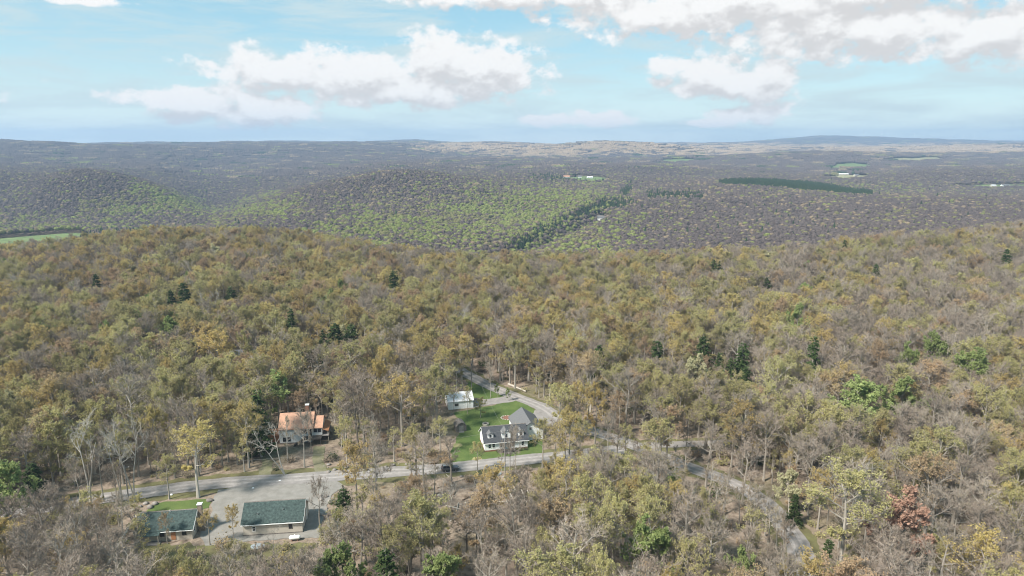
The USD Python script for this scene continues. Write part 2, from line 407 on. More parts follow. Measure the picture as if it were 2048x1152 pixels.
def terrain(x, y):
    shape = np.shape(x)
    x, y = np.atleast_1d(np.asarray(x, float)), np.atleast_1d(np.asarray(y, float))
    r = np.hypot(x, y)
    Y = np.maximum(y, 0.55 * r)
    Y = np.maximum(Y, 1.0)
    px = 1024 + F * x / (Y * 0.978 + 15.0)
    i = np.clip((px - PXG[0]) / (PXG[1] - PXG[0]), 0, len(PXG) - 1)
    j = np.clip(np.log(Y) / (LY[1] - LY[0]), 0, len(LY) - 1)
    z = map_coordinates(TZ, [i, j], order=1, mode="nearest")
    amp = np.clip((Y - 560) / 1500.0, 0, 1)
    q = np.stack([x / 420.0, y / 420.0, np.zeros_like(x)], -1)
    z = z + amp * (meshkit.fbm(q, 4, 3) - 0.5) * (16.0 + 0.004 * Y)
    far = np.clip((Y - 1700) / 1200.0, 0, 1) * np.clip((9000 - Y) / 1500.0, 0.35, 1)
    q = np.stack([x / 1150.0, y / 800.0, np.full_like(x, 4.2)], -1)
    z = z + far * (meshkit.fbm(q, 3, 17) - 0.5) * 62.0
    for cx, cy, wx, wy, hh in SWELLS:
        z = z + hh * np.exp(-((px - cx) / wx) ** 2 - (np.log(Y / cy) / wy) ** 2)
    # the wooded ravine that runs down the middle hill
    t = np.clip(((px - 1205) * -205 + (Y - 1180) * -440 * 0.5) / (205 ** 2 + 440 ** 2 * 0.5), 0, 1)
    dx = px - (1205 - 205 * t)
    dy = (Y - (1180 - 440 * t)) * 0.30
    z = z - 20.0 * np.exp(-(dx ** 2 + dy ** 2) / 26.0 ** 2)
    return z.reshape(shape)


ang = np.concatenate([np.radians(np.arange(-52, 52.01, 0.3)), np.radians(np.arange(55, 305.01, 5.0))])
rad = np.concatenate([[0.0], np.geomspace(8, 10800, 330)])
AA, RR = np.meshgrid(ang, rad, indexing="ij")
tx, ty = RR * np.sin(AA), RR * np.cos(AA)
tz = terrain(tx, ty)
na, nr = AA.shape
i, j = np.meshgrid(np.arange(na), np.arange(nr - 1), indexing="ij")
i2 = (i + 1) % na
quads = np.stack([i * nr + j, i * nr + j + 1, i2 * nr + j + 1, i2 * nr + j], -1).reshape(-1, 4)[:, ::-1]
gv = np.stack([tx, ty, tz], -1).reshape(-1, 3)
ground = obj("ground", (gv, quads), MATS["forest_floor"], smooth=True)
tag(ground, "wooded hills and plateau floor covered in brown leaf litter", "ground", kind="structure")


# ------------------------------------------------------------------ roads, lawns (flat plateau, z = 0)
def poly_px(pts):
    return Polygon([tuple(G(*p)) for p in pts])


def line_px(pts):
    p = np.array([G(*q) for q in pts])
    s = np.concatenate([[0], np.cumsum(np.linalg.norm(np.diff(p, axis=0), axis=1))])
    return LineString(PchipInterpolator(s, p)(np.linspace(0, s[-1], int(s[-1] / 2) + 2)))


def ragged(poly, amp, seed, step=0.8):
    """An uneven outline, as gravel and grass edges have."""
    out = []
    for g in getattr(poly, "geoms", [poly]):
        ring = g.exterior
        k = max(8, int(ring.length / step))
        p = np.array([ring.interpolate(t, normalized=True).coords[0] for t in np.linspace(0, 1, k, endpoint=False)])
        q = np.roll(p, -1, 0) - np.roll(p, 1, 0)
        nn = np.stack([q[:, 1], -q[:, 0]], 1) / (np.linalg.norm(q, axis=1, keepdims=True) + 1e-9)
        o = meshkit.fbm(np.c_[p / 2.2, np.zeros(k)], 3, seed)[:, None] - 0.5
        out.append(Polygon(p + nn * o * 2 * amp, []).buffer(0))
    return unary_union(out)


def sheet(name, poly, z, mtl, label, category):
    m = MB()
    for g in getattr(poly, "geoms", [poly]):
        if g.is_empty or g.area < 0.05:
            continue
        v, f = trimesh.creation.triangulate_polygon(g, engine="earcut")
        v = np.c_[v, np.full(len(v), z)]
        a = v[f]
        flip = np.cross(a[:, 1] - a[:, 0], a[:, 2] - a[:, 0])[:, 2] < 0
        f = np.where(flip[:, None], f[:, ::-1], f)
        m.add(v, f)
    return tag(obj(name, m.get(), MATS[mtl]), label, category, kind="structure")


L1 = line_px([(-200, 1066), (-60, 1040), (60, 1020), (180, 1001), (300, 984), (450, 966), (600, 957), (700, 950), (800, 943), (900, 936), (1000, 925), (1100, 915), (1180, 907), (1250, 897)])
L2 = line_px([(820, 690), (860, 708), (900, 730), (940, 752), (985, 775), (1040, 797), (1085, 815), (1115, 835), (1150, 852), (1200, 868), (1250, 885), (1310, 907), (1380, 936), (1440, 957), (1490, 980), (1530, 1007), (1563, 1042), (1588, 1077), (1602, 1112), (1606, 1152), (1596, 1210)])
L3 = line_px([(1262, 893), (1350, 889), (1450, 886), (1550, 883), (1640, 879), (1780, 870)])
L4 = line_px([(255, 770), (300, 757), (340, 749), (420, 741), (540, 738), (650, 733), (760, 725)])
road1 = ragged(L1.buffer(2.9, cap_style=2), 0.35, 1)
road2 = ragged(L2.buffer(2.6, cap_style=2), 0.35, 2)
road3 = ragged(L3.buffer(1.9, cap_style=2), 0.35, 3)
road4 = ragged(L4.buffer(2.0, cap_style=2), 0.4, 4)
lot = ragged(poly_px([(424, 1003), (436, 980), (560, 966), (665, 958), (690, 975), (662, 990), (650, 1030), (640, 1075), (480, 1084), (410, 1092), (398, 1062), (424, 1030)]), 0.7, 5)
drive_a = ragged(poly_px([(1062, 836), (1068, 822), (1090, 806), (1118, 828), (1108, 852), (1080, 856)]), 0.3, 6)
drive_b = ragged(poly_px([(944, 803), (985, 797), (1030, 790), (1052, 797), (1020, 805), (985, 809), (948, 816)]), 0.3, 7)
drive_c = ragged(line_px([(648, 953), (640, 938), (637, 915), (640, 893)]).buffer(1.5, cap_style=2), 0.5, 8)
track = ragged(line_px([(525, 958), (532, 935), (538, 915), (545, 898)]).buffer(1.6, cap_style=2), 0.6, 9)
lawn = ragged(poly_px([(905, 936), (902, 905), (916, 872), (926, 845), (905, 826), (945, 818), (975, 813), (1010, 806), (1036, 801), (1072, 820), (1062, 835), (1050, 850), (1085, 880), (1085, 905), (1040, 916), (990, 924), (945, 932)]), 0.6, 10)
lawn_b = ragged(poly_px([(938, 762), (985, 783), (1010, 795), (975, 799), (945, 795), (930, 780)]), 0.5, 11)
lawn_c = ragged(poly_px([(300, 1010), (330, 1004), (424, 998), (418, 1016), (360, 1030), (285, 1034)]), 0.4, 12)
lawn_d = ragged(poly_px([(290, 1090), (380, 1088), (480, 1090), (640, 1090), (600, 1120), (420, 1152), (260, 1170), (230, 1120)]), 2.5, 13)
verge1 = ragged(L1.buffer(5.2, cap_style=2), 1.2, 14)
verge2 = ragged(L2.buffer(4.4, cap_style=2), 1.4, 15)
verge3 = ragged(L3.buffer(3.6, cap_style=2), 1.0, 16)
clearing = ragged(poly_px([(285, 772), (330, 752), (450, 742), (640, 736), (660, 745), (560, 762), (470, 772), (410, 800), (370, 806), (330, 790)]), 3.0, 17)
sheet("grass_verge", unary_union([verge1, verge2, verge3]), 0.02, "verge_grass", "rough grass verges along the gravel roads", "grass verge")
sheet("clearing", unary_union([clearing, lawn_d]), 0.04, "verge_grass", "rough green clearings among the trees on the left", "clearing")
sheet("lawn", unary_union([lawn, lawn_b, lawn_c]), 0.06, "lawn_grass", "mown green lawn round the white house and beside the cabins", "lawn")
sheet("parking_area", unary_union([lot]), 0.085, "gravel_track", "wide gravel lot between the road and the green roofed cabins", "gravel lot")
sheet("driveway", unary_union([drive_a, drive_b]), 0.085, "gravel", "gravel driveways beside the white house and its garage", "driveway")
sheet("dirt_track", unary_union([drive_c, track]), 0.085, "worn_track", "worn dirt tracks from the road up towards the orange roofed house", "track")
sheet("road", unary_union([road1, road2, road3, road4]), 0.11, "gravel", "pale grey gravel road winding through the woods", "road")
tr_ = []
for L in (L1, L2):
    for o in (-0.95, 0.95):
        q = L.offset_curve(o)
        if not q.is_empty:
            tr_.append(ragged(q.buffer(0.42, cap_style=2), 0.16, 30 + len(tr_)))
sheet("wheel_tracks", unary_union(tr_), 0.125, "gravel_light", "paler wheel tracks worn into the gravel roads", "road")
p1, p2 = ragged(poly_px([(905, 893), (908, 888), (922, 887), (926, 891), (920, 895), (909, 896)]), 0.3, 20), ragged(poly_px([(943, 920), (946, 915), (958, 914), (966, 918), (960, 923), (948, 924)]), 0.3, 21)
sheet("dry_patch", unary_union([p1, p2]), 0.085, "dry_grass", "pale straw coloured dry patches in the lawn", "dry grass")


def ground_at(px, py):
    """The place on the hills that shows at the pixel."""
    Y = np.geomspace(560, 9000, 900)
    x = (px - 1024) / F * (Y * 0.978 + 15.0)
    seen = project(x, Y, terrain(x, Y))[1]
    k = int(np.argmax(seen <= py)) if (seen <= py).any() else 0
    return float(x[k]), float(Y[k])


def drape(name, pts, mtl, label, category, lift=0.6, seen=True):
    """A field on the hills: a fine sheet laid over the terrain."""
    p = [ground_at(px, py) for px, py in pts] if seen else [((px - 1024) / F * (Y * 0.978 + 15.0), Y) for px, Y in pts]
    poly = ragged(Polygon(p).buffer(0), 5.0, len(name), 12.0)
    poly = max(getattr(poly, "geoms", [poly]), key=lambda g: g.area)
    x0, y0, x1, y1 = poly.bounds
    k = max((x1 - x0), (y1 - y0)) / 44.0
    gx, gy = np.meshgrid(np.arange(x0, x1 + k, k), np.arange(y0, y1 + k, k), indexing="ij")
    a, b = gx.shape
    v = np.stack([gx, gy, terrain(gx, gy) + lift], -1).reshape(-1, 3)
    i, j = np.meshgrid(np.arange(a - 1), np.arange(b - 1), indexing="ij")
    q = np.stack([i * b + j, (i + 1) * b + j, (i + 1) * b + j + 1, i * b + j + 1], -1).reshape(-1, 4)
    q = q[shapely.contains_xy(poly, v[q].mean(1)[:, 0], v[q].mean(1)[:, 1])]
    ids, inv = np.unique(q, return_inverse=True)
    tag(obj(name, (v[ids], inv.reshape(q.shape)), MATS[mtl], smooth=True), label, category, kind="structure")
    return poly


FIELDS = [drape("meadow", [(-60, 720), (40, 730), (110, 800), (175, 900), (150, 985), (60, 970), (-60, 900)], "meadow_grass", "bright green meadow in the valley at the left edge", "meadow", 0.6, False),
          drape("hilltop_field", [(1122, 364), (1130, 356), (1165, 353), (1205, 355), (1225, 365), (1180, 369)], "meadow_grass", "small green field on the hill with farm buildings", "field", 1.2),
          drape("valley_field", [(1640, 356), (1680, 350), (1735, 352), (1745, 358), (1690, 364)], "pale_field", "pale field in the far valley right of centre", "field", 1.2),
          drape("slope_field", [(1650, 340), (1665, 330), (1710, 326), (1755, 331), (1745, 341)], "meadow_grass", "green clearing on the slope above the pale valley field", "field", 1.2),
          drape("strip_field", [(1308, 326), (1330, 320), (1385, 319), (1400, 324), (1350, 328)], "meadow_grass", "narrow green field in the distance right of centre", "field", 1.5),
          drape("upper_field", [(1760, 322), (1800, 316), (1880, 315), (1900, 321), (1830, 325)], "pale_field", "pale open strip below the far ridge at the right", "field", 1.5),
          drape("far_field", [(1900, 376), (1960, 371), (2060, 370), (2060, 380), (1960, 381)], "meadow_grass", "green field below far pale buildings at the right edge", "field", 1.2)]
# ------------------------------------------------------------------ buildings
FOOTPRINTS = []


def foot(loc, rot, u0, u1, v0, v1):
    a = math.radians(rot)
    FOOTPRINTS.append(Polygon([(loc[0] + u * math.cos(a) - v * math.sin(a), loc[1] + u * math.sin(a) + v * math.cos(a)) for u, v in ((u0, v0), (u1, v0), (u1, v1), (u0, v1))]))


def extrude(section, a, b, axis):
    """A section in (across, z) drawn from a to b along the axis u or v."""
    m = trimesh.creation.extrude_polygon(Polygon(section), b - a, engine="earcut")
    v = np.array(m.vertices)
    if axis == "u":      # section across = v
        w = np.c_[a + v[:, 2], v[:, 0], v[:, 1]]
        return w, np.array(m.faces)
    w = np.c_[v[:, 0], a + v[:, 2], v[:, 1]]
    return w, np.array(m.faces)[:, ::-1]


def gable(parent, u0, u1, v0, v1, eave, ridge, wall_mat, roof_mat, axis="u", over=0.35, base=0.0, names=("wall", "roof"), thick=0.16, offset=0.5):
    a0, a1, l0, l1 = (v0, v1, u0, u1) if axis == "u" else (u0, u1, v0, v1)
    mid = a0 + (a1 - a0) * offset
    wall = obj(names[0], extrude([(a0, base), (a1, base), (a1, eave), (mid, ridge), (a0, eave)], l0, l1, axis), MATS[wall_mat], parent)
    sa, sb = (ridge - eave) / (mid - a0), (ridge - eave) / (a1 - mid)
    e0, e1 = eave - sa * over, eave - sb * over
    g = 0.004
    sec = [(a0 - over, e0 + g), (mid, ridge + g), (a1 + over, e1 + g), (a1 + over, e1 + thick), (mid, ridge + thick * 1.15), (a0 - over, e0 + thick)]
    roof = obj(names[1], extrude(sec, l0 - over, l1 + over, axis), MATS[roof_mat], parent)
    return wall, roof


def on_wall(face, pos, a, z, w, h, d0, d1):
    """Box of width w, height h on a wall; d0..d1 how far it stands out."""
    if face == "front":
        return MB().box(a - w / 2, a + w / 2, pos - d1, pos - d0, z, z + h)
    if face == "back":
        return MB().box(a - w / 2, a + w / 2, pos + d0, pos + d1, z, z + h)
    if face == "left":
        return MB().box(pos - d1, pos - d0, a - w / 2, a + w / 2, z, z + h)
    return MB().box(pos + d0, pos + d1, a - w / 2, a + w / 2, z, z + h)


def ring(face, pos, a, z, w, h, t, d):
    sec = Polygon([(-w / 2, 0), (w / 2, 0), (w / 2, h), (-w / 2, h)], [[(-w / 2 + t, t), (w / 2 - t, t), (w / 2 - t, h - t), (-w / 2 + t, h - t)]])
    m = trimesh.creation.extrude_polygon(sec, d, engine="earcut")
    v = np.array(m.vertices)
    A, Zz, D = v[:, 0] + a, v[:, 1] + z, v[:, 2]
    p = {"front": np.c_[A, pos - D, Zz], "back": np.c_[A, pos + D, Zz], "left": np.c_[pos - D, A, Zz], "right": np.c_[pos + D, A, Zz]}[face]
    return p, np.array(m.faces) if face in ("back",) else np.array(m.faces)[:, ::-1]


def window(parent, face, pos, a, z, w, h, frame="trim_white", sash=True):
    f = obj("window", ring(face, pos, a, z, w, h, 0.09, 0.07), MATS[frame], parent)
    obj("pane", on_wall(face, pos, a, z + 0.09, w - 0.18, h - 0.18, 0.004, 0.03).get(), MATS["window_glass"], f)
    if sash:
        obj("sash_bar", on_wall(face, pos, a, z + h / 2 - 0.025, w - 0.18, 0.05, 0.03, 0.06).get(), MATS[frame], f)
    return f


def door(parent, face, pos, a, z, w, h, m="trim_white"):
    d = obj("door", on_wall(face, pos, a, z, w, h, 0.004, 0.06).get(), MATS[m], parent)
    obj("door_handle", on_wall(face, pos, a + w * 0.38, z + h * 0.47, 0.07, 0.07, 0.06, 0.12).get(), MATS["rim_metal"], d)
    return d


# --- white house with three dormers and a garage wing
HP = (-7.4, 175.6, 0.0)
house = thing("white_house", HP, 12.0, "white house with dark grey roof and three dormers in the green lawn", "house")
foot(HP, 12, -0.4, 12.4, -1.8, 8.6)
foot(HP, 12, 9.8, 18.2, 5, 16.6)
obj("foundation", MB().box(-0.05, 12.05, -0.05, 8.25, 0, 0.45).get(), MATS["brick_red"], house)
gable(house, 0, 12, 0, 8.2, 2.75, 5.55, "white_siding", "grey_shingle", base=0.45)
for a in (1.35, 2.45, 7.9, 10.6):
    window(house, "front", 0, a, 1.0, 0.85, 1.35)
window(house, "front", 0, 4.6, 1.0, 0.85, 1.35)
door(house, "front", 0, 6.25, 0.5, 1.0, 2.05, "door_teal")
for a in (5.45, 7.05):
    obj("sidelight", on_wall("front", 0, a, 0.6, 0.4, 1.9, 0.004, 0.05).get(), MATS["window_glass"], house)
for k, a in enumerate((2.2, 5.6)):
    window(house, "left", 0, a, 1.0, 0.9, 1.3)
window(house, "left", 0, 4.1, 3.3, 0.9, 1.1)
window(house, "right", 12, 2.6, 1.0, 0.9, 1.3)
for s, (lo, hi) in enumerate(((-0.35, 4.1), (4.1, 8.55))):
    z = lambda v: 2.75 + (5.55 - 2.75) * (1 - abs(v - 4.1) / 4.1)
    sec = [(lo, z(lo) - 0.16), (hi, z(hi) - 0.16), (hi, z(hi)), (lo, z(lo))]
    obj("rake_board", extrude(sec, -0.40, -0.352, "u"), MATS["trim_white"], house)
obj("gutter", MB().box(-0.35, 12.35, -0.47, -0.36, 2.42, 2.56).get(), MATS["trim_white"], house)
for k, (a, w, v0, hh) in enumerate(((1.75, 1.5, 0.9, 1.25), (6.1, 2.4, 0.6, 1.6), (10.3, 1.5, 0.9, 1.25))):
    zf = 2.75 + (5.55 - 2.75) * v0 / 4.1 - 0.05
    top = zf + hh
    back = min(4.05, (top + w * 0.30 - 2.75) / (5.55 - 2.75) * 4.1)
    vb = min(4.0, (top - 2.75) / (5.55 - 2.75) * 4.1)
    d = obj("dormer", extrude([(a - w / 2, zf), (a + w / 2, zf), (a + w / 2, top), (a, top + w * 0.32), (a - w / 2, top)], v0, vb, "v"), MATS["white_siding"], house)
    e = top - 0.64 * 0.16
    obj("dormer_roof", extrude([(a - w / 2 - 0.16, e + 0.004), (a, top + w * 0.32 + 0.004), (a + w / 2 + 0.16, e + 0.004), (a + w / 2 + 0.16, e + 0.11), (a, top + w * 0.32 + 0.13), (a - w / 2 - 0.16, e + 0.11)],
                              v0 - 0.22, min(back + 0.1, 4.1), "v"), MATS["light_shingle"], d)
    obj("window_frame", ring("front", v0, a, zf + 0.25, 0.8, hh - 0.2, 0.08, 0.06), MATS["trim_white"], d)
    obj("window_pane", on_wall("front", v0, a, zf + 0.33, 0.64, hh - 0.36, 0.004, 0.03).get(), MATS["window_glass"], d)
obj("porch_deck", MB().box(4.2, 8.6, -1.75, -0.06, 0.16, 0.48).get(), MATS["dark_wood"], house)
for k in range(2):
    obj("porch_step", MB().box(5.4, 7.1, -2.15 - 0.38 * k, -1.755 - 0.40 * k, 0.02, 0.34 - 0.15 * k).get(), MATS["grey_wood"], house)
for a0, a1 in ((4.2, 5.35), (7.15, 8.6)):
    m = MB()
    for q in np.linspace(a0 + 0.05, a1 - 0.05, 6):
        m.box(q - 0.03, q + 0.03, -1.74, -1.68, 0.481, 1.3)
    m.box(a0, a1, -1.76, -1.66, 1.3, 1.37)
    obj("porch_rail", m.get(), MATS["dark_wood"], house)
gable(house, 10.2, 17.8, 5.0, 16.2, 2.75, 5.35, "white_siding", "light_shingle", axis="v", names=("wing_wall", "wing_roof"))
window(house, "left", 10.2, 12.6, 1.0, 1.0, 1.2)
window(house, "front", 5.0, 14.0, 3.1, 0.9, 0.9)
door(house, "front", 5.0, 15.6, 0.12, 1.0, 2.05)
for a in (8.2, 12.4):
    obj("garage_door", on_wall("right", 17.8, a, 0.1, 2.8, 2.2, 0.004, 0.05).get(), MATS["trim_white"], house)
obj("wing_fascia", MB().box(18.152, 18.2, 4.65, 16.55, 2.44, 2.62).get(), MATS["trim_white"], house)

# --- white outbuilding
GP = (-20.1, 206.0, 0.0)
gar = thing("white_garage", GP, 14.0, "long white outbuilding with pale grey roof beside the lawn", "garage")
foot(GP, 14, -0.3, 8.3, -0.3, 7.2)
gable(gar, 0, 8, 0, 7, 2.6, 4.3, "white_siding", "pale_metal", over=0.25)
window(gar, "front", 0, 2.6, 1.05, 1.25, 0.85, "grey_wood")
door(gar, "front", 0, 6.4, 0.05, 0.95, 2.0)
obj("garage_door", on_wall("right", 8, 3.5, 0.05, 3.0, 2.3, 0.004, 0.05).get(), MATS["beige_siding"], gar)
for a in (0.5, 7.5):
    obj("corner_post", MB().box(8.26, 8.36, a * 7.2 / 8 - 0.05, a * 7.2 / 8 + 0.05, 0, 2.35).get(), MATS["dark_wood"], gar)

# --- weathered shed (gambrel)
SPOS = (-16.2, 188.6, 0.0)
shed = thing("weathered_shed", SPOS, 18.0, "small weathered grey shed with a barn roof at the lawn's edge", "shed")
foot(SPOS, 18, -0.2, 3.4, -0.2, 3.4)
obj("wall", extrude([(0, 0), (3.0, 0), (3.0, 1.7), (2.4, 2.5), (1.5, 2.9), (0.6, 2.5), (0, 1.7)], 0, 3.2, "v"), MATS["weathered_wood"], shed)
o_ = [(-0.15, 1.62), (0.57, 2.58), (1.5, 2.99), (2.43, 2.58), (3.15, 1.62)]
i_ = [(-0.15, 1.545), (0.60, 2.504), (1.5, 2.904), (2.40, 2.504), (3.15, 1.545)]
obj("roof", extrude(o_ + i_[::-1], -0.2, 3.4, "v"), MATS["weathered_wood"], shed)
door(shed, "front", 0, 1.5, 0.05, 1.3, 1.85, "grey_wood")
obj("ramp", MB().hull([(0.8, -0.9, 0.02), (2.2, -0.9, 0.02), (0.8, -0.01, 0.02), (2.2, -0.01, 0.02), (0.8, -0.01, 0.16), (2.2, -0.01, 0.16)]).get(), MATS["grey_wood"], shed)

# --- orange roofed house
OP = (-65.0, 180.6, 0.0)
ch = thing("orange_roof_house", OP, 8.0, "pale grey house with faded orange roof and dark raised deck in the trees", "house")
foot(OP, 8, -3.6, 13.5, -2.6, 9.5)
gable(ch, 0, 9, 0, 9, 4.4, 7.3, "grey_wall", "orange_roof", over=0.3)
gable(ch, 9, 11.6, 0.4, 7.6, 4.2, 6.2, "grey_wall", "orange_roof", over=0.22, base=2.0, names=("extension_wall", "extension_roof"))
obj("extension_floor", MB().box(9.004, 11.6, 0.4, 7.6, 1.75, 1.998).get(), MATS["grey_wood"], ch)
obj("porch_roof", MB().hull([(11.83, 0.0, 3.75), (11.83, 7.0, 3.75), (13.4, 0.0, 3.15), (13.4, 7.0, 3.15), (11.83, 0.0, 3.87), (11.83, 7.0, 3.87), (13.4, 0.0, 3.27), (13.4, 7.0, 3.27)]).get(), MATS["orange_wood"], ch)
for v in (0.2, 3.4, 6.7):
    obj("porch_post", MB().box(13.15, 13.29, v, v + 0.14, 0, 3.17).get(), MATS["pale_wood"], ch)
obj("porch_floor", MB().box(11.604, 13.4, 0, 7, 1.75, 1.95).get(), MATS["grey_wood"], ch)
gable(ch, -3.3, -0.32, 1.2, 5.6, 2.2, 3.0, "orange_wood", "orange_wood", over=0.15, names=("lean_to_wall", "lean_to_roof"))
cm = obj("chimney", MB().box(6.6, 7.5, 5.6, 6.4, 6.0, 9.0).get(), MATS["brick_red"], ch)
obj("chimney_cap", MB().box(6.5, 7.6, 5.5, 6.5, 9.004, 9.15).get(), MATS["trim_white"], cm)
window(ch, "front", 0, 6.7, 2.9, 1.7, 1.0, "dark_wood")
window(ch, "front", 0, 1.3, 0.7, 0.8, 1.3, "dark_wood")
window(ch, "front", 0, 2.6, 0.7, 0.8, 1.3, "dark_wood")
window(ch, "left", 0, 4.5, 3.0, 1.2, 1.2, "dark_wood")
door(ch, "front", 0, 8.4, 2.1, 0.85, 2.0, "dark_wood")
for a in (9.75, 10.85):
    window(ch, "front", 0.4, a, 2.85, 0.95, 1.05, "dark_wood")
s_ = trimesh.creation.cylinder(0.32, 0.09, sections=14, transform=trimesh.transformations.rotation_matrix(math.pi / 2, [1, 0, 0]))
s_.apply_translation((4.3, -0.08, 3.0))
obj("satellite_dish", s_, MATS["grey_wood"], ch)
obj("deck", MB().box(6.6, 11.6, -2.4, -0.06, 1.85, 2.05).get(), MATS["dark_wood"], ch)
for a in (6.75, 9.1, 11.4):
    obj("deck_post", MB().box(a - 0.08, a + 0.08, -2.3, -2.14, 0, 1.848).get(), MATS["dark_wood"], ch)
m = MB().box(6.6, 11.6, -2.42, -2.34, 2.9, 2.98)
for a in np.linspace(6.7, 11.5, 14):
    m.box(a - 0.03, a + 0.03, -2.41, -2.35, 2.052, 2.9)
obj("deck_rail", m.get(), MATS["dark_wood"], ch)
for k in range(8):
    obj("stair_step", MB().box(6.55 - 0.30 * (k + 1), 6.55 - 0.30 * k - 0.004, -2.3, -1.3, 1.62 - 0.22 * k, 1.68 - 0.22 * k).get(), MATS["dark_wood"], ch)
for v in (-2.36, -1.29):
    obj("stair_stringer", MB().hull([(6.58, v, 1.9), (6.58, v, 1.6), (4.0, v, 0.02), (4.0, v, 0.22), (6.58, v + 0.05, 1.9), (6.58, v + 0.05, 1.6), (4.0, v + 0.05, 0.02), (4.0, v + 0.05, 0.22)]).get(), MATS["dark_wood"], ch)
obj("foundation", MB().box(-0.03, 9.03, -0.03, 9.03, 0, 0.35).get(), MATS["weathered_wood"], ch)

# --- left green cabin with stone chimney
AP = (-79.2, 131.8, 0.0)
ca = thing("green_roof_cabin", AP, 8.0, "beige cabin with green roof and tall stone chimney at its right gable", "cabin")
foot(AP, 8, -0.6, 13.4, -1.6, 8)
gable(ca, 0, 11.2, 0, 7, 2.7, 5.0, "beige_siding", "green_shingle", over=0.4)
m = MB().hull([(11.62, 2.9, 0), (13.0, 2.9, 0), (11.62, 4.4, 0), (13.0, 4.4, 0), (11.62, 3.1, 3), (12.7, 3.1, 3), (11.62, 4.2, 3), (12.7, 4.2, 3)])
cm = obj("chimney", MB().add(*m.get()).get(), MATS["chimney_stone"], ca)
obj("chimney_stack", MB().box(11.66, 12.5, 3.2, 4.1, 3.004, 6.1).get(), MATS["chimney_stone"], cm)
obj("chimney_cap", MB().box(11.56, 12.6, 3.1, 4.2, 6.104, 6.26).get(), MATS["trim_white"], cm)
for s, (lo, hi) in enumerate(((-0.4, 3.5), (3.5, 7.4))):
    z = lambda v: 2.7 + 2.3 * (1 - abs(v - 3.5) / 3.5)
    obj("rake_board", extrude([(lo, z(lo) - 0.2), (hi, z(hi) - 0.2), (hi, z(hi) + 0.14), (lo, z(lo) + 0.14)], 11.604, 11.652, "u"), MATS["trim_white"], ca)
window(ca, "front", 0, 5.2, 1.1, 0.9, 1.1, "dark_wood")
window(ca, "front", 0, 9.6, 1.1, 0.9, 1.1, "dark_wood")
window(ca, "right", 11.2, 1.4, 1.1, 0.9, 1.1)
door(ca, "front", 0, 7.4, 0.25, 0.95, 2.05, "orange_wood")
vp = trimesh.creation.cylinder(0.06, 0.7, sections=8)
vp.apply_translation((6.1, 3.2, 5.1))
obj("vent_pipe", vp, MATS["trim_white"], ca)
vp = trimesh.creation.cylinder(0.06, 0.6, sections=8)
vp.apply_translation((4.4, 1.8, 4.1))
obj("vent_pipe", vp, MATS["trim_white"], ca)
obj("porch_roof", MB().hull([(0.1, -1.5, 2.15), (5.0, -1.5, 2.15), (0.1, -0.42, 2.4), (5.0, -0.42, 2.4), (0.1, -1.5, 2.25), (5.0, -1.5, 2.25), (0.1, -0.42, 2.5), (5.0, -0.42, 2.5)]).get(), MATS["green_shingle"], ca)
for a in (0.25, 4.8):
    obj("porch_post", MB().box(a - 0.06, a + 0.06, -1.45, -1.33, 0, 2.16).get(), MATS["pale_wood"], ca)
obj("porch_floor", MB().box(0.1, 5.0, -1.5, -0.004, 0.02, 0.22).get(), MATS["grey_wood"], ca)

# --- right green cabin
BP = (-57.7, 134.4, 0.0)
cb = thing("green_roof_cottage", BP, 7.0, "plain beige house with broad dark green roof on the gravel lot", "house")
foot(BP, 7, -0.4, 13.2, -0.4, 8.4)
gable(cb, 0, 12.4, 0, 8, 3.0, 5.7, "beige_siding", "green_shingle", over=0.35)
window(cb, "front", 0, 2.3, 1.05, 0.8, 1.15)
window(cb, "front", 0, 9.9, 1.15, 0.75, 1.1, "dark_wood")
window(cb, "right", 12.4, 2.2, 1.1, 0.8, 1.1)
door(cb, "right", 12.4, 5.4, 0.2, 0.95, 2.05)
for s, (lo, hi) in enumerate(((-0.35, 4.0), (4.0, 8.35))):
    z = lambda v: 3.0 + 2.7 * (1 - abs(v - 4.0) / 4.0)
    obj("rake_board", extrude([(lo, z(lo) - 0.22), (hi, z(hi) - 0.22), (hi, z(hi) + 0.14), (lo, z(lo) + 0.14)], 12.754, 12.80, "u"), MATS["trim_white"], cb)
obj("foundation", MB().box(-0.04, 12.44, -0.04, 8.04, 0, 0.3).get(), MATS["weathered_wood"], cb)

for who, L_, vm, rz in ((cb, 12.75, 4.0, 5.7), (ca, 11.6, 3.5, 5.0), (house, 12.35, 4.1, 5.55)):
    obj("ridge_cap", MB().hull([(-0.34, vm - 0.16, rz + 0.10), (-0.34, vm + 0.16, rz + 0.10), (-0.34, vm, rz + 0.235), (L_, vm - 0.16, rz + 0.10), (L_, vm + 0.16, rz + 0.10), (L_, vm, rz + 0.235)]).get(), MATS["weathered_wood"], who)
obj("gutter", MB().box(-0.3, 12.7, -0.50, -0.37, 2.62, 2.76).get(), MATS["trim_white"], cb)
obj("gutter", MB().box(-0.35, 11.55, -0.54, -0.42, 2.28, 2.42).get(), MATS["trim_white"], ca)
for a, v in ((3.0, 1.4), (8.2, 2.0)):
    vp = trimesh.creation.cylinder(0.09, 0.6, sections=8)
    vp.apply_translation((a, v, 3.0 + 2.7 * v / 4.0 + 0.3))
    obj("vent_pipe", vp, MATS["rim_metal"], cb)
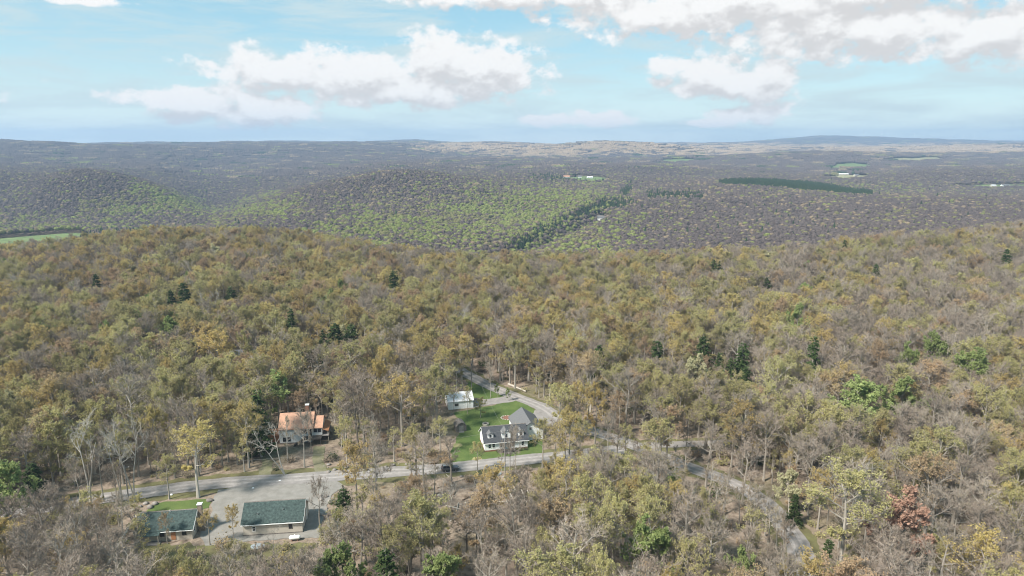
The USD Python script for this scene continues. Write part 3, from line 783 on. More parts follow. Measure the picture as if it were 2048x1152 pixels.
# --- grey roofed house far back in the trees, left
p = G(447, 727)
DP = (p[0], p[1], 0.0)
hb_ = thing("grey_roof_house", DP, 4.0, "pale house with light grey roof half hidden in trees left of centre", "house")
foot(DP, 4, -0.4, 12.4, -0.4, 7)
gable(hb_, 0, 12, 0, 6.6, 2.6, 4.2, "beige_siding", "light_shingle", over=0.3)
for a in (2.0, 5.0, 9.5):
    window(hb_, "front", 0, a, 1.0, 0.9, 1.1, "grey_wood")
door(hb_, "front", 0, 7.2, 0.1, 0.95, 2.0)

# --- buildings on the far hills


def far_house(px, Y, L, W, eave, ridge, rot, wall, roof, label, cat="house"):
    x = (px - 1024) / F * (Y * 0.978 + 17)
    z = float(terrain(x, Y))
    t = thing("far_" + ("barn" if cat == "barn" else "house"), (x, Y, z - 0.3), rot, label, cat, None)
    gable(t, -L / 2, L / 2, -W / 2, W / 2, eave + 1, ridge + 1, wall, roof, over=0.4)
    for a in (-L * 0.3, 0.0, L * 0.3):
        window(t, "front", -W / 2, a, 2.2, 1.4, 1.6, "grey_wood", False)
    FIELDS.append(Polygon([(x - L, Y - 45), (x + L, Y - 45), (x + L, Y + 14), (x - L, Y + 14)]))


def at_field(px, py):
    return px, ground_at(px, py)[1]


far_house(*at_field(1133, 357), 18, 11, 4, 7.5, 5, "white_siding", "orange_roof", "white farmhouse with reddish roof on the small hilltop field")
far_house(*at_field(1160, 356), 10, 9, 3, 6, -8, "white_siding", "light_shingle", "small white house right of the red roofed farmhouse on the hill")
far_house(*at_field(1180, 357), 16, 9, 3, 6, 3, "white_siding", "pale_metal", "long white barn at the right end of the hilltop field", "barn")
far_house(*at_field(1668, 352), 14, 10, 4, 7, 10, "white_siding", "pale_metal", "white building left of the far valley field", "building")
far_house(*at_field(1688, 351), 34, 12, 4, 7, -4, "beige_siding", "pale_metal", "long pale building behind the far valley field", "building")
far_house(*at_field(1714, 353), 14, 10, 4, 7, 12, "beige_siding", "light_shingle", "beige building at the right of the far valley field", "building")
far_house(*at_field(1990, 374), 12, 8, 3, 5.5, 0, "beige_siding", "pale_metal", "pale house at the left end of the far field at the right edge", "house")
far_house(*at_field(2014, 374), 20, 9, 3, 5.5, 4, "white_siding", "light_shingle", "long white barn on the far field at the right edge", "barn")
far_house(1203, 1215, 12, 8, 4, 7, 0, "white_siding", "light_shingle", "lone white house beside the dark hemlocks on the middle hill", "house")

# ------------------------------------------------------------------ trees: patterns
def unit(v):
    return v / (np.linalg.norm(v, axis=-1, keepdims=True) + 1e-12)


def rand_dirs(r, n):
    return unit(r.normal(size=(n, 3)))


def ribbons(a, b, wa, wb, r):
    """Flat tapered strips from a to b (2 triangles each; 1 where the tip is a point)."""
    d = unit(b - a)
    s = unit(np.cross(d, rand_dirs(r, len(a))))
    if np.max(wb) <= 0:
        v = np.stack([a - s * wa[:, None] / 2, a + s * wa[:, None] / 2, b], 1).reshape(-1, 3)
        k = np.arange(len(a))[:, None] * 3
        return v, k + np.array([[0, 1, 2]])
    v = np.stack([a - s * wa[:, None] / 2, a + s * wa[:, None] / 2, b + s * wb[:, None] / 2, b - s * wb[:, None] / 2], 1).reshape(-1, 3)
    k = np.arange(len(a))[:, None] * 4
    return v, np.vstack([k + np.array([[0, 1, 2]]), k + np.array([[0, 2, 3]])])


def leaf_quads(p, size, r, up=0.35):
    n = len(p)
    nrm = unit(rand_dirs(r, n) + np.array([0, 0, up]))
    s = unit(np.cross(nrm, rand_dirs(r, n)))
    t = np.cross(nrm, s)
    a = (size * r.uniform(0.6, 1.35, n))[:, None]
    b = a * r.uniform(0.5, 0.9, (n, 1))
    v = np.stack([p - s * a * 0.5, p - t * b * 0.5, p + s * a * 0.5, p + t * b * 0.5], 1).reshape(-1, 3)
    k = np.arange(n)[:, None] * 4
    return v, np.vstack([k + np.array([[0, 1, 2]]), k + np.array([[0, 2, 3]])])


def deciduous(seed, H=18.0, R=4.3, bole=0.42, n=(9, 6, 6, 6), leaves=0, leaf_size=0.24, twig_w=0.035, forks=1, lean=0.0, flat=1.0):
    """(trunk, twigs, leaves) meshes of a broad-leaved tree: bole, limbs, branches, twigs, and buds at the twigs."""
    r = np.random.default_rng(seed)
    zb = H * bole
    wood = MB()
    tops = []
    for k in range(forks):
        az = r.uniform(0, 6.28)
        sp = 0.0 if forks == 1 else r.uniform(0.10, 0.16) * H
        h = np.linspace(0, 1, 7)
        wob = np.cumsum(r.normal(0, 0.16, (7, 2)), 0) * h[:, None]
        base = np.c_[wob[:, 0] + sp * math.cos(az) * h ** 1.3 + lean * H * h, wob[:, 1] + sp * math.sin(az) * h ** 1.3, h * H * (0.86 if forks == 1 else 0.74)]
        rad = (0.021 * H * 0.72 / math.sqrt(forks)) * (1 - 0.85 * h) ** 0.9 + 0.02
        rad[0] *= 1.35
        wood.tube(base, rad, 6)
        tops.append(base)
    cz = (zb + H) / 2
    hz = (H - zb) / 2
    S, D, Lg, W = [], [], [], []
    nl = n[0] * (1 if forks == 1 else 1)
    for k in range(nl):
        base = tops[k % forks]
        u = (k + r.uniform(0, 0.9)) / nl
        z0 = zb * 0.92 + (base[-1, 2] - zb * 0.92) * (u ** 0.9) * 0.92
        s0 = np.array([np.interp(z0, base[:, 2], base[:, i]) for i in range(3)])
        a = k * 2.4 + r.uniform(-0.5, 0.5)
        e = math.radians(18 + 52 * u + r.uniform(-10, 10))
        d0 = np.array([math.cos(a) * math.cos(e), math.sin(a) * math.cos(e), math.sin(e)])
        # length to the crown's edge
        cc = np.array([base[-1, 0] * 0.6, base[-1, 1] * 0.6, cz - hz * 0.1])
        q = np.array([R, R, hz * 1.05 * flat])
        A, B_, C_ = np.sum((d0 / q) ** 2), 2 * np.sum(d0 * (s0 - cc) / q ** 2), np.sum(((s0 - cc) / q) ** 2) - 1
        disc = max(B_ * B_ - 4 * A * C_, 0.0)
        ln = max((-B_ + math.sqrt(disc)) / (2 * A), 0.22 * R) * r.uniform(0.72, 0.98)
        t = np.linspace(0, 1, 6)
        bend = np.array([0, 0, 1.0]) * ln * 0.16
        pts = s0 + d0 * ln * t[:, None] + bend * (t[:, None] ** 2 - 0.55 * t[:, None]) + np.cumsum(r.normal(0, 0.05 * ln / 4, (6, 3)), 0) * t[:, None]
        r0 = 0.0052 * H * (1.05 - 0.45 * u) / math.sqrt(forks) ** 0.5
        wood.tube(pts, r0 * (1 - 0.75 * t) + 0.012, 5)
        m = n[1]
        tt = np.clip((np.arange(m) + r.uniform(0.2, 1.0, m)) / m * 0.78 + 0.22, 0, 1)
        P = np.stack([np.interp(tt, t, pts[:, i]) for i in range(3)], 1)
        tan = unit(np.stack([np.interp(tt, t, np.gradient(pts[:, i])) for i in range(3)], 1))
        dirs = unit(tan * 0.75 + rand_dirs(r, m) * 0.8 + np.array([0, 0, 0.28]))
        S.append(P); D.append(dirs); Lg.append(ln * r.uniform(0.34, 0.56, m) * (1.1 - 0.4 * tt)); W.append(np.full(m, 0.06))
    S, D, Lg = np.vstack(S), np.vstack(D), np.concatenate(Lg)
    tw = MB()
    E = S + D * Lg[:, None]
    for k in range(len(S)):
        mid = (S[k] + E[k]) / 2 + r.normal(0, 0.06, 3) * Lg[k]
        wood.tube([S[k], mid, E[k]], [0.045, 0.032, 0.016], 3)

    def grow(S, E, m, lo, hi, spread, up):
        d = E - S
        t = r.uniform(0.18, 1.0, (len(S), m, 1))
        P = (S[:, None] + d[:, None] * t).reshape(-1, 3)
        ln = np.linalg.norm(d, axis=1)
        dd = unit(np.repeat(unit(d), m, 0) * 0.8 + rand_dirs(r, len(P)) * spread + np.array([0, 0, up]))
        L2 = np.repeat(np.maximum(ln, 0.5), m) * r.uniform(lo, hi, len(P))
        return P, P + dd * L2[:, None]

    S3, E3 = grow(S, E, n[2], 0.40, 0.72, 0.85, 0.22)
    tw.add(*ribbons(S3, E3, np.full(len(S3), twig_w * 1.5), np.full(len(S3), twig_w * 0.8), r))
    S4, E4 = grow(S3, E3, n[3], 0.40, 0.85, 0.8, 0.28)
    tw.add(*ribbons(S4, E4, np.full(len(S4), twig_w), np.zeros(len(S4)), r))
    lf = None
    if leaves:
        k = r.integers(0, len(S4), leaves)
        p = S4[k] + (E4[k] - S4[k]) * r.uniform(0.35, 1.05, (leaves, 1)) + r.normal(0, 0.10, (leaves, 3))
        lf = leaf_quads(p, np.full(leaves, leaf_size), r)
    return wood.get(), tw.get(), lf


def conifer(seed, H=17.0, R=3.0, n=2600, bare=0.08, tip=0.55, size=0.5):
    r = np.random.default_rng(seed)
    wood = MB()
    h = np.linspace(0, 1, 6)
    wood.tube(np.c_[np.zeros(6), np.zeros(6), h * H], 0.26 * (1 - h) + 0.03, 6)
    lv = int(H * 1.5)
    P, A, Bv = [], [], []
    for k in range(lv):
        u = bare + (0.985 - bare) * (k + r.uniform(-0.3, 0.3)) / lv
        rr = R * (1 - u) ** tip * r.uniform(0.72, 1.1)
        for q in range(6):
            a = r.uniform(0, 6.28)
            d = np.array([math.cos(a), math.sin(a), r.uniform(-0.22, 0.16)])
            s = np.array([0, 0, u * H])
            A.append(s); Bv.append(s + d * rr * r.uniform(0.75, 1.05))
    A, Bv = np.array(A), np.array(Bv)
    tw = MB()
    tw.add(*ribbons(A, Bv, np.full(len(A), 0.07), np.zeros(len(A)), r))
    w = np.linalg.norm(Bv - A, axis=1)
    k = r.choice(len(A), n, p=w / w.sum())
    t = r.uniform(0.25, 1.03, (n, 1))
    p = A[k] + (Bv[k] - A[k]) * t + r.normal(0, 0.16, (n, 3)) * np.array([1, 1, 0.7]) - np.array([0, 0, 0.25]) * t ** 2
    lf = leaf_quads(p, np.full(n, size), r, up=0.8)
    return wood.get(), tw.get(), lf


def bush(seed, R=1.2, H=1.5, n=240, size=0.2):
    r = np.random.default_rng(seed)
    m = 40
    d = unit(rand_dirs(r, m) * np.array([1, 1, 0.6]) + np.array([0, 0, 0.8]))
    A = r.normal(0, 0.12, (m, 3)) * np.array([1, 1, 0])
    E = A + d * np.array([R, R, H]) * r.uniform(0.6, 1.0, (m, 1))
    tw = MB()
    tw.add(*ribbons(A, E, np.full(m, 0.04), np.zeros(m), r))
    k = r.integers(0, m, 120)
    S = A[k] + (E[k] - A[k]) * r.uniform(0.3, 0.9, (120, 1))
    tw.add(*ribbons(S, S + unit(d[k] + rand_dirs(r, 120) * 0.8) * 0.5, np.full(120, 0.03), np.zeros(120), r))
    k = r.integers(0, m, n)
    p = A[k] + (E[k] - A[k]) * r.uniform(0.4, 1.05, (n, 1)) + r.normal(0, 0.16, (n, 3))
    return tw.get(), leaf_quads(p, np.full(n, size), r)


def far_crown(seed, R=4.2, H=15.0, n=150, size=0.95, cone=False):
    """A crown for hillside woods: a lumpy inner mass with leaf and twig clumps around it."""
    r = np.random.default_rng(seed)
    m = MB()
    s = trimesh.creation.icosphere(1)
    v = np.array(s.vertices)
    if cone:
        u = (v[:, 2] + 1) / 2
        v = np.c_[v[:, :2] * (R * 0.8), u * H]
        v[:, :2] *= (1.05 - u * 0.85)[:, None] * r.uniform(0.8, 1.2, (len(v), 1))
        p = np.c_[np.zeros((n, 2)), np.zeros(n)]
        uu = r.uniform(0.1, 1, n) ** 1.2
        a = r.uniform(0, 6.28, n)
        rr = R * (1 - uu) ** 0.7 * r.uniform(0.7, 1.05, n)
        p = np.c_[np.cos(a) * rr, np.sin(a) * rr, uu * H]
    else:
        v = v * np.array([R * 0.72, R * 0.72, H * 0.20]) * r.uniform(0.82, 1.12, (len(v), 1)) + np.array([0, 0, H * 0.68])
        d = rand_dirs(r, n)
        d[:, 2] = np.abs(d[:, 2]) * 1.15 - 0.25
        p = d * np.array([R, R, H * 0.21]) * r.uniform(0.70, 1.12, (n, 1)) + np.array([0, 0, H * 0.68])
    m.add(v, s.faces)
    m.add(*leaf_quads(p, np.full(n, size), r, 0.3))
    return m.get()


def far_grove(seed, side=46.0, k=30, R=4.6, cone=False):
    r = np.random.default_rng(seed)
    m = MB()
    s = trimesh.creation.icosphere(1)
    g = int(math.sqrt(k)) + 1
    for i in range(g):
        for j in range(g):
            q = R * r.uniform(0.7, 1.15)
            c0 = np.array([(i + 0.5 + r.uniform(-0.4, 0.4)) / g - 0.5, (j + 0.5 + r.uniform(-0.4, 0.4)) / g - 0.5]) * side
            hh = r.uniform(11, 16)
            v = np.array(s.vertices) * np.array([q, q, 4.6]) * r.uniform(0.75, 1.2, (len(s.vertices), 1)) + np.array([c0[0], c0[1], hh - 4.6])
            m.add(v, s.faces)
            m.add(*leaf_quads(np.array([c0[0], c0[1], hh - 3]) + rand_dirs(r, 10) * np.array([q, q, 4.0]), np.full(10, 1.6), r))
    return m.get()


LEAF_KINDS = {"olive": "leaf_olive", "gold": "leaf_gold", "rust": "leaf_rust", "green": "leaf_green", "pale": "leaf_pale", "red": "leaf_red"}
PATTERN = {}       # pattern name -> (class prim path, height it is built at, crown radius)


def define_pattern(name, parts, H, R):
    cp = stage.CreateClassPrim(f"/World/tree_patterns/{name}")
    for part, mesh, m in parts:
        if mesh is not None:
            usdkit.mesh(stage, f"{cp.GetPath()}/{part}", mesh, MATS[m])
    PATTERN[name] = (str(cp.GetPath()), H, R)


stage.CreateClassPrim("/World/tree_patterns")
shapes = []
for s in range(4):
    shapes.append((deciduous(100 + s, 18.0, 4.4, 0.40 + 0.04 * (s % 2), (11, 7, 6, 7), 1300, 0.17, 0.046), 4.4))
for s, (w, t, l) in enumerate(x for x, _ in shapes):
    define_pattern(f"bare_{s}", [("trunk", w, "bark_grey"), ("twigs", t, "twig_grey"), ("crown", l, "bud_grey")], 18.0, 4.4)
for s in range(2):
    w, t, l = deciduous(160 + s, 13.0, 2.3, 0.36, (9, 5, 5, 5), 900, 0.2, 0.036)
    define_pattern(f"slim_bare_{s}", [("trunk", w, "bark_grey"), ("twigs", t, "twig_grey"), ("crown", l, "bud_grey")], 13.0, 2.3)
    w, t, l = deciduous(170 + s, 13.0, 2.4, 0.36, (9, 5, 5, 4), 1700, 0.22, 0.032)
    define_pattern(f"slim_olive_{s}", [("trunk", w, "bark_grey"), ("twigs", t, "twig_grey"), ("crown", l, "leaf_olive")], 13.0, 2.4)
wp, tp, lp = deciduous(140, 18.0, 4.0, 0.5, (8, 5, 5, 4), 0, 0.15, 0.04, forks=2)
define_pattern("pale_bare", [("trunk", wp, "bark_pale"), ("twigs", tp, "bark_pale")], 18.0, 4.0)
bud = [deciduous(200 + s, 18.0, 4.3 + 0.2 * s, 0.40 + 0.05 * (s % 2), (10, 7, 6, 5), 6800, 0.215, 0.040) for s in range(3)]
for s, (w, t, l) in enumerate(bud):
    for kind in ("olive", "gold", "rust"):
        define_pattern(f"{kind}_{s}", [("trunk", w, "bark_grey"), ("twigs", t, "twig_grey"), ("crown", l, LEAF_KINDS[kind])], 18.0, 4.4)
ful = [deciduous(300 + s, 14.0, 4.0, 0.22, (10, 6, 6, 5), 9500, 0.36, 0.03) for s in range(2)]
for s, (w, t, l) in enumerate(ful):
    for kind in ("green", "pale", "red"):
        define_pattern(f"{kind}_{s}", [("trunk", w, "bark_grey"), ("twigs", t, "twig_grey"), ("crown", l, LEAF_KINDS[kind])], 14.0, 4.0)
ful2 = [deciduous(330 + s, 14.0, 4.0, 0.25, (9, 6, 5, 5), 7500, 0.23, 0.03) for s in range(2)]
for s, (w, t, l) in enumerate(ful2):
    for kind in ("olive", "gold"):
        define_pattern(f"full_{kind}_{s}", [("trunk", w, "bark_grey"), ("twigs", t, "twig_grey"), ("crown", l, LEAF_KINDS[kind])], 14.0, 4.0)
for s in range(3):
    w, t, l = conifer(400 + s, 17.0, 3.3 + 0.3 * s, 3200, 0.06 + 0.06 * s, 0.48 + 0.08 * (s == 1))
    define_pattern(f"evergreen_{s}", [("trunk", w, "bark_grey"), ("twigs", t, "bark_grey"), ("crown", l, "needle_dark")], 17.0, 3.3)
for s in range(3):
    t, l = bush(500 + s)
    for kind, m in (("grey", "bud_grey"), ("olive", "leaf_olive"), ("rust", "leaf_rust"), ("dark", "needle_dark")):
        define_pattern(f"shrub_{kind}_{s}", [("stems", t, "twig_grey"), ("crown", l, m)], 1.5, 1.2)
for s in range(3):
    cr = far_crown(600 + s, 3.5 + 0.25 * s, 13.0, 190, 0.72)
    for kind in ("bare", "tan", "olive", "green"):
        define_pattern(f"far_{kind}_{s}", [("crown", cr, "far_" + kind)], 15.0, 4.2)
    define_pattern(f"far_dark_{s}", [("crown", far_crown(630 + s, 2.9, 13.5, 110, 0.9, True), "far_dark")], 17.0, 3.2)
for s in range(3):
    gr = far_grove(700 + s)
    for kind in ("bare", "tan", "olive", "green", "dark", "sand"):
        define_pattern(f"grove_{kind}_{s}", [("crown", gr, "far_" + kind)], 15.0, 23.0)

# ------------------------------------------------------------------ trees: where
OPEN = unary_union([road1.buffer(2.0), road2.buffer(2.0), road3.buffer(1.2), road4.buffer(1.0), lot.buffer(0.5), drive_a, drive_b, drive_c, lawn, lawn_b, lawn_c] + [f.buffer(2.2) for f in FOOTPRINTS])
SEEN = unary_union([line_px([(190, 1000), (300, 984), (450, 966), (600, 957), (700, 950), (800, 943), (900, 936), (1000, 925), (1060, 919)]).buffer(1.6), line_px([(1060, 919), (1180, 907)]).buffer(0.6), line_px([(935, 749), (985, 775), (1040, 797), (1090, 817)]).buffer(2.5), line_px([(1385, 938), (1440, 957), (1490, 980), (1530, 1007), (1563, 1042), (1588, 1077), (1600, 1105)]).buffer(1.2),
                    line_px([(1480, 885), (1530, 884)]).buffer(0.4), lawn.intersection(poly_px([(800, 760), (1062, 760), (1050, 960), (800, 960)])).buffer(-1.0), lot.buffer(-2.0), drive_c, line_px([(580, 736), (640, 733.5)]).buffer(0.8)] + [f.buffer(0.5) for f in FOOTPRINTS[:-1]])
shapely.prepare(OPEN)
shapely.prepare(SEEN)


def hides(x, y, h, R):
    """Share of the tree's height that stands in the view of a road, a lawn or a house."""
    tot = np.zeros(len(x))
    ts = (0.5, 0.6, 0.7, 0.8, 0.9, 0.98)
    rr = np.hypot(x, y)
    for t in ts:
        s = HC / (HC - t * h)
        w = R * (0.75 if 0.5 < t < 0.95 else 0.12)
        hit = np.zeros(len(x), bool)
        for o in (-1, 0, 1):
            hit |= shapely.contains_xy(SEEN, (x + o * w * y / rr) * s, (y - o * w * x / rr) * s)
        tot += hit
    return tot / len(ts)


def scatter(y0, y1, spacing, seed, half=0.80, jitter=0.42):
    """Jittered places in the wedge in view; spacing grows with spacing(y)."""
    r = np.random.default_rng(seed)
    xs, ys = [], []
    y = y0
    while y < y1:
        s = spacing(y)
        w = y * half + 18
        k = int(2 * w / s)
        xs.append(-w + (np.arange(k) + 0.5 + r.uniform(-jitter, jitter, k) + r.uniform(0, 1)) * s)
        ys.append(y + s * 0.93 * r.uniform(-jitter, jitter, k))
        y += s * 0.93
    return np.concatenate(xs), np.concatenate(ys)


def g2(px, py, cx, cy, a, b):
    return np.exp(-(((px - cx) / a) ** 2 + ((py - cy) / b) ** 2))


def seg(px, py, x0, y0, x1, y1, w):
    t = np.clip(((px - x0) * (x1 - x0) + (py - y0) * (y1 - y0)) / ((x1 - x0) ** 2 + (y1 - y0) ** 2), 0, 1)
    return np.exp(-(((px - x0 - t * (x1 - x0)) ** 2 + (py - y0 - t * (y1 - y0)) ** 2) / w ** 2))


def choose(weights, r):
    names = list(weights)
    w = np.stack([np.maximum(weights[k], 0.0) for k in names], 1)
    cdf = np.cumsum(w, 1) / w.sum(1, keepdims=True)
    return np.array(names)[(r.uniform(size=(len(w), 1)) > cdf).sum(1).clip(0, len(names) - 1)]


def instancer(name, items, label, category):
    """items: (pattern, x, y, z, yaw, scale xyz). One stuff object."""
    pi = UsdGeom.PointInstancer.Define(stage, f"/World/{name}")
    tag(pi, label, category, kind="stuff")
    pats = sorted({i[0] for i in items})
    targets = []
    for p in pats:
        x = UsdGeom.Xform.Define(stage, f"/World/{name}/patterns/{p}")
        x.GetPrim().GetReferences().AddInternalReference(PATTERN[p][0])
        targets.append(x.GetPath())
    pi.CreatePrototypesRel().SetTargets(targets)
    ix = {p: k for k, p in enumerate(pats)}
    pi.CreateProtoIndicesAttr(Vt.IntArray.FromNumpy(np.array([ix[i[0]] for i in items], np.int32)))
    pi.CreatePositionsAttr(Vt.Vec3fArray.FromNumpy(np.array([i[1:4] for i in items], np.float32)))
    yaw = np.array([i[4] for i in items]) / 2
    pi.CreateOrientationsAttr(Vt.QuathArray([Gf.Quath(float(math.cos(a)), 0.0, 0.0, float(math.sin(a))) for a in yaw]))
    pi.CreateScalesAttr(Vt.Vec3fArray.FromNumpy(np.array([i[5] for i in items], np.float32)))


TREES = []     # near trees: (pattern, x, y, z, yaw, scale, kind)
SHOWN = []     # trees set by hand that nearer ones must not hide
SPOTS = []     # (x, y, radius) kept free round the trees set by hand


def top_at(px, py, h):
    """Where a tree of height h stands whose top shows at the pixel."""
    p = G(px, py, h)
    for _ in range(4):
        p = G(px, py, h + float(terrain(p[0], p[1])))
    return p


def plant(name, pattern, px, py, h, label, category="tree", group=None, wide=1.0, rot=None, base=False):
    path, H, R = PATTERN[pattern]
    p = G(px, py) if base else top_at(px, py, h)
    z = float(terrain(p[0], p[1]))
    s = h / H
    t = thing(name, (p[0], p[1], z - 0.1), rng.uniform(0, 360) if rot is None else rot, label, category, group, (s * wide, s * wide, s))
    t.GetReferences().AddInternalReference(path)
    t.SetInstanceable(True)
    SPOTS.append((p[0], p[1], R * s * wide * 0.8))
    SHOWN.append((p[0], p[1], z + h * (0.35 if base else 0.62), 0.8 * R * s * wide))
    return t


# --- trees set by hand
GREEN = [("green_0", 1725, 758, 15, "wide bright green tree, largest of the green ones on the right", 1.25), ("green_1", 1818, 762, 13, "bright green tree right of the widest green one", 1.15),
         ("green_0", 1952, 699, 14, "round lime green tree near the right edge", 1.1), ("green_1", 1866, 668, 14, "light green tree above the lime green tree at the right", 1.0),
         ("green_0", 1820, 690, 12, "slim green tree left of the light green tree at the right", 0.75), ("green_1", 1602, 613, 15, "narrow yellow green tree high in the right woods", 0.75),
         ("green_0", 672, 1095, 12, "fresh green tree at the bottom edge below the right green roof", 0.95), ("green_1", 893, 1120, 10, "vivid green treetop at the bottom edge left of centre", 1.15),
         ("green_0", 2, 922, 14, "bright green tree cut off by the left edge", 0.9), ("green_1", 1480, 1098, 6, "green tree at the bottom edge inside the road's bend", 0.8)]
for p_, x_, y_, h_, l_, w_ in GREEN:
    plant("green_leafy_tree", p_, x_, y_, h_ + 4, l_, wide=w_)
OTHER = [("golden_leafy_tree", "full_gold_0", 432, 664, 17, "wide tan gold tree beside the half hidden grey roofed house", 1.2), ("golden_leafy_tree", "full_olive_1", 485, 664, 15, "narrow yellow green tree right of the tan gold one", 0.6),
         ("yellow_tree", "full_gold_1", 1193, 770, 15, "upright yellow tree beside the upper road at the wood's edge", 0.75), ("yellow_tree", "full_gold_0", 757, 718, 13, "small bright yellow treetop in the woods left of the upper road", 0.7),
         ("yellow_tree", "full_gold_1", 305, 814, 13, "orange yellow treetop in the left woods", 0.8), ("yellow_tree", "full_olive_0", 200, 795, 14, "yellow green round tree in the left woods", 0.95),
         ("blossoming_tree", "pale_0", 1392, 712, 13, "cream blossoming tree below the two dark evergreens right of centre", 0.95), ("blossoming_tree", "pale_1", 1585, 945, 8.5, "pale cream tree beside the dark gap right of the bending road", 0.9),
         ("budding_tree", "olive_1", 1702, 935, 21, "tall spreading olive tree standing free at the lower right", 1.3), ("budding_tree", "olive_0", 1320, 840, 15, "broad yellow olive tree over the road fork", 1.25),
         ("budding_tree", "olive_2", 870, 725, 18, "broad pale olive tree left of the upper road's far end", 1.35), ("budding_tree", "gold_1", 800, 752, 18, "tan gold tree left of the white outbuilding", 1.25),
         ("budding_tree", "olive_2", 700, 682, 18, "broad yellow green dome in the woods above the orange roof", 1.3), ("red_tree", "red_0", 1812, 985, 15, "salmon red tree among bare trees at the lower right", 1.0),
         ("rusty_tree", "rust_1", 1290, 672, 14, "small rusty tree in the middle of the right woods", 0.7),
         ("budding_tree", "olive_0", 1095, 1090, 17, "big dull green tree at the bottom edge right of centre", 1.5), ("budding_tree", "olive_1", 1380, 1075, 12, "yellow olive tree at the bottom edge left of the bending road", 1.1),
         ("budding_tree", "gold_2", 1140, 822, 17, "tan budding tree in front of the gravel turn right of the white house", 1.0)]
for n_, p_, x_, y_, h_, l_, w_ in OTHER:
    plant(n_, p_, x_, y_, h_ + 2.5, l_, wide=w_)
EVER = [(1315, 678, 15, 1.2, "dark bushy evergreen left of the pair right of centre"), (1408, 668, 16.5, 1.25, "broad dark evergreen in the middle of the right woods"), (1487, 683, 15.5, 1.1, "dark evergreen right of the broad one in the right woods"),
        (1440, 702, 12, 1.0, "small evergreen between the broad dark ones"), (1462, 712, 11, 1.0, "small evergreen nearest the cream blossoming tree"), (1492, 730, 11, 0.9, "low evergreen below the right one of the dark trees"),
        (1630, 668, 20.5, 0.8, "tall ragged dark spruce standing above the right woods"), (668, 642, 17, 1.4, "round dark green pine, left one of the pair above the clearing"), (700, 646, 15, 1.35, "bluish green pine, right one of the pair above the clearing"),
        (645, 655, 14, 0.8, "thin dark spruce left of the pine pair"), (340, 575, 17, 0.9, "dark evergreen, left of two in the left woods"), (366, 562, 20, 1.0, "taller dark evergreen, right of two in the left woods"),
        (787, 538, 20, 1.1, "dark evergreen below the crest left of centre"), (190, 545, 16, 1.1, "dark green evergreen high in the left woods"), (1427, 517, 15, 1.0, "dark pointed evergreen on the crest right of centre"), (1440, 520, 13, 0.9, "smaller pointed evergreen beside the one on the crest"),
        (1754, 524, 16, 1.0, "dark evergreen under the crest at the right"), (2016, 496, 20, 0.9, "dark evergreen near the right edge below the crest"), (460, 570, 15, 1.3, "bushy evergreen in the left woods under the crest"),
        (770, 1092, 16, 1.25, "large dark evergreen at the bottom edge left of the vivid green treetop"), (60, 925, 11, 1.4, "low dark evergreen shrubby tree near the left edge"), (1535, 552, 14, 1.2, "olive dark evergreen in the right woods under the crest"),
        (580, 612, 19, 0.8, "slender dark evergreen above the tan gold tree"), (685, 975, 12, 1.1, "dark ragged evergreen right of the gravel lot"), (1660, 1075, 7, 1.3, "low dark evergreen beside the bottom of the bending road"), (1592, 985, 8, 1.2, "dark young evergreen at the foot of the woods by the bend")]
for i_, (x_, y_, h_, w_, l_) in enumerate(EVER):
    plant("evergreen_tree", f"evergreen_{i_ % 3}", x_, y_, h_ + 1.5 if y_ < 900 else h_, l_, wide=w_ * 1.15)
